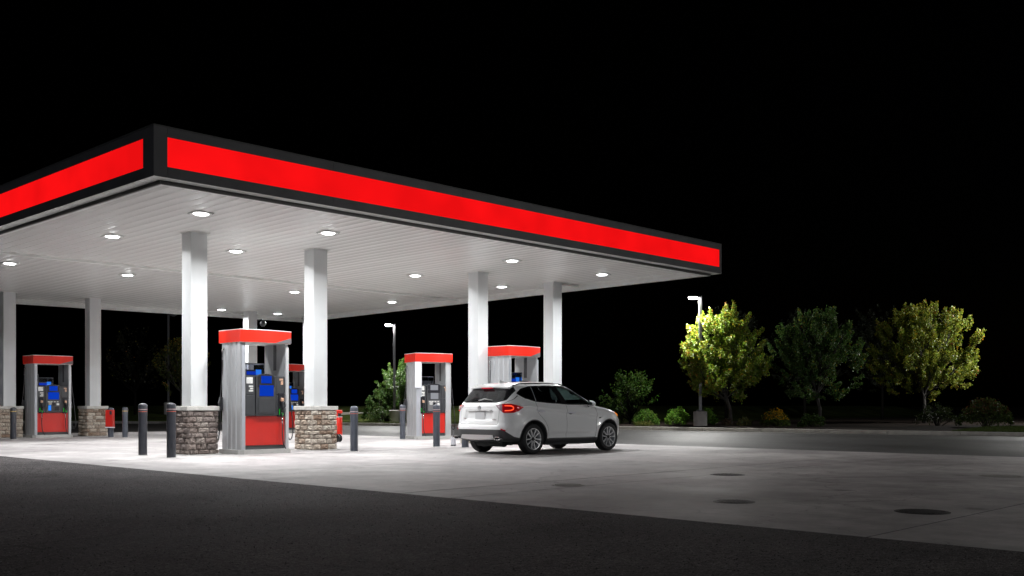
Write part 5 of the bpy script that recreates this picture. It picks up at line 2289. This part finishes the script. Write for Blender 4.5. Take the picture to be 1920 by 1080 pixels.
mb.build('underbody', 'car_liner', car)

# interior
mb = MB()
mb.box(-0.55, 2.1, -0.72, 0.72, 0.34, 0.42)
mb.box(1.85, 2.2, -0.68, 0.68, 0.75, 1.06, b=0.08)
mb.box(0.6, 1.9, -0.12, 0.12, 0.42, 0.70, b=0.04)
mb.build('cabin_floor', 'car_liner', car)


def seat(x, y, w_, name, hr=((0,))):
    mb = MB()
    mb.box(x - 0.02, x + 0.50, y - w_ / 2, y + w_ / 2, 0.42, 0.66, b=0.06)
    T_ = Matrix.Translation((x, y, 0.60)) @ Matrix.Rotation(R(-14), 4, 'Y')
    mb.box(-0.10, 0.06, -w_ / 2, w_ / 2, 0.0, 0.60, T_, b=0.05)
    for h_ in hr:
        mb.box(-0.07, 0.04, h_ - 0.13, h_ + 0.13, 0.66, 0.84, T_, b=0.045)
        mb.tube([T_ @ Vector((-0.01, h_ - 0.05, 0.55)), T_ @ Vector((-0.01, h_ - 0.05, 0.68))], 0.008, 5)
        mb.tube([T_ @ Vector((-0.01, h_ + 0.05, 0.55)), T_ @ Vector((-0.01, h_ + 0.05, 0.68))], 0.008, 5)
    return mb.build(name, 'seat_fabric', car, smooth=True, angle=50)


seat(1.05, -0.38, 0.52, 'seat', (0,))
seat(1.05, 0.38, 0.52, 'seat', (0,))
seat(0.20, 0.0, 1.30, 'rear_seat', (-0.42, 0.0, 0.42))
mb = MB()
rg = [(1.78 + 0.05 * math.sin(a), 0.38 + 0.18 * math.cos(a), 0.96 + 0.17 * math.sin(a)) for a in np.linspace(0, 2 * PI, 24)]
mb.tube(rg, 0.013, 6, cap=False)
mb.build('steering_wheel', 'car_trim_black', car, smooth=True)


# wheels
def wheel(x, y, s, rot):
    hub = bpy.data.objects.new('wheel', None)
    hub.empty_display_size = 0.1
    COL.objects.link(hub)
    hub.parent = car
    hub.location = (x, y, 0.338)
    # local: axis along +Y (outside); rotate for each side
    hub.rotation_euler = (R(90) if s < 0 else R(-90), 0, 0)
    mb = MB()
    prof = [(0.235, -0.10), (0.30, -0.115), (0.325, -0.10), (0.338, -0.075), (0.338, -0.06), (0.330, -0.055), (0.330, -0.048), (0.338, -0.043), (0.338, -0.008), (0.330, -0.004),
            (0.330, 0.004), (0.338, 0.008), (0.338, 0.043), (0.330, 0.048), (0.330, 0.055), (0.338, 0.06), (0.337, 0.078), (0.325, 0.10), (0.30, 0.113), (0.262, 0.112), (0.245, 0.10), (0.240, 0.085)]
    mb.lathe(prof, 56, cap=False)
    mb.build('tyre', 'tyre_rubber', hub, smooth=True, angle=40)
    mb = MB()
    mb.lathe([(0.243, 0.092), (0.240, 0.102), (0.228, 0.100), (0.222, 0.085), (0.215, 0.02), (0.21, -0.08), (0.235, -0.10)], 48, cap=False)
    mb.build('rim', 'rim_metal', hub, smooth=True, angle=50)
    mb = MB()
    mb.lathe([(0.205, 0.015), (0.001, 0.005)], 32, cap=False)
    mb.lathe([(0.15, 0.02), (0.15, 0.028), (0.001, 0.028)], 32, cap=False)
    mb.build('brake_disc', 'rim_dark', hub, smooth=True)
    mb = MB()
    for k in range(5):
        for dd in (-1, 1):
            a = rot + k * 2 * PI / 5
            a_out = a + dd * R(21)
            a_in = a + dd * R(9)
            er = Vector((math.cos(a_out), math.sin(a_out), 0))
            ir = Vector((math.cos(a_in), math.sin(a_in), 0))
            p0, p1 = ir * 0.035, er * 0.228
            t_ = (p1 - p0).normalized()
            n_ = Vector((-t_.y, t_.x, 0))
            wi0, wi1 = 0.011, 0.015
            zf0, zf1 = 0.078, 0.098
            q = [p0 - n_ * wi0 + Vector((0, 0, zf0)), p0 + n_ * wi0 + Vector((0, 0, zf0)), p1 + n_ * wi1 + Vector((0, 0, zf1)), p1 - n_ * wi1 + Vector((0, 0, zf1))]
            qb = [v_ - Vector((0, 0, 0.035)) for v_ in q]
            mb.add(q + qb, [(0, 3, 2, 1), (0, 1, 5, 4), (1, 2, 6, 5), (2, 3, 7, 6), (3, 0, 4, 7)])
    sp = mb.build('spokes', 'rim_metal', hub)
    mb = MB()
    mb.lathe([(0.042, 0.05), (0.042, 0.084), (0.036, 0.092), (0.001, 0.094)], 20, cap=False)
    for k in range(5):
        a = rot + (k + 0.5) * 2 * PI / 5
        mb.lathe([(0.010, 0.04), (0.010, 0.086), (0.001, 0.086)], 8, Matrix.Translation((0.062 * math.cos(a), 0.062 * math.sin(a), -0.004)), cap=False)
    mb.build('hub_cap', 'rim_dark', hub, smooth=True, angle=40)
    return hub


wheel(0, -0.785, -1, 0.3)
wheel(WB, -0.785, -1, 0.9)
wheel(0, 0.785, 1, 0.1)
wheel(WB, 0.785, 1, 0.6)
car.location = (16.597, 16.165, 0.0)
car.rotation_euler = (0, 0, R(-1.1))
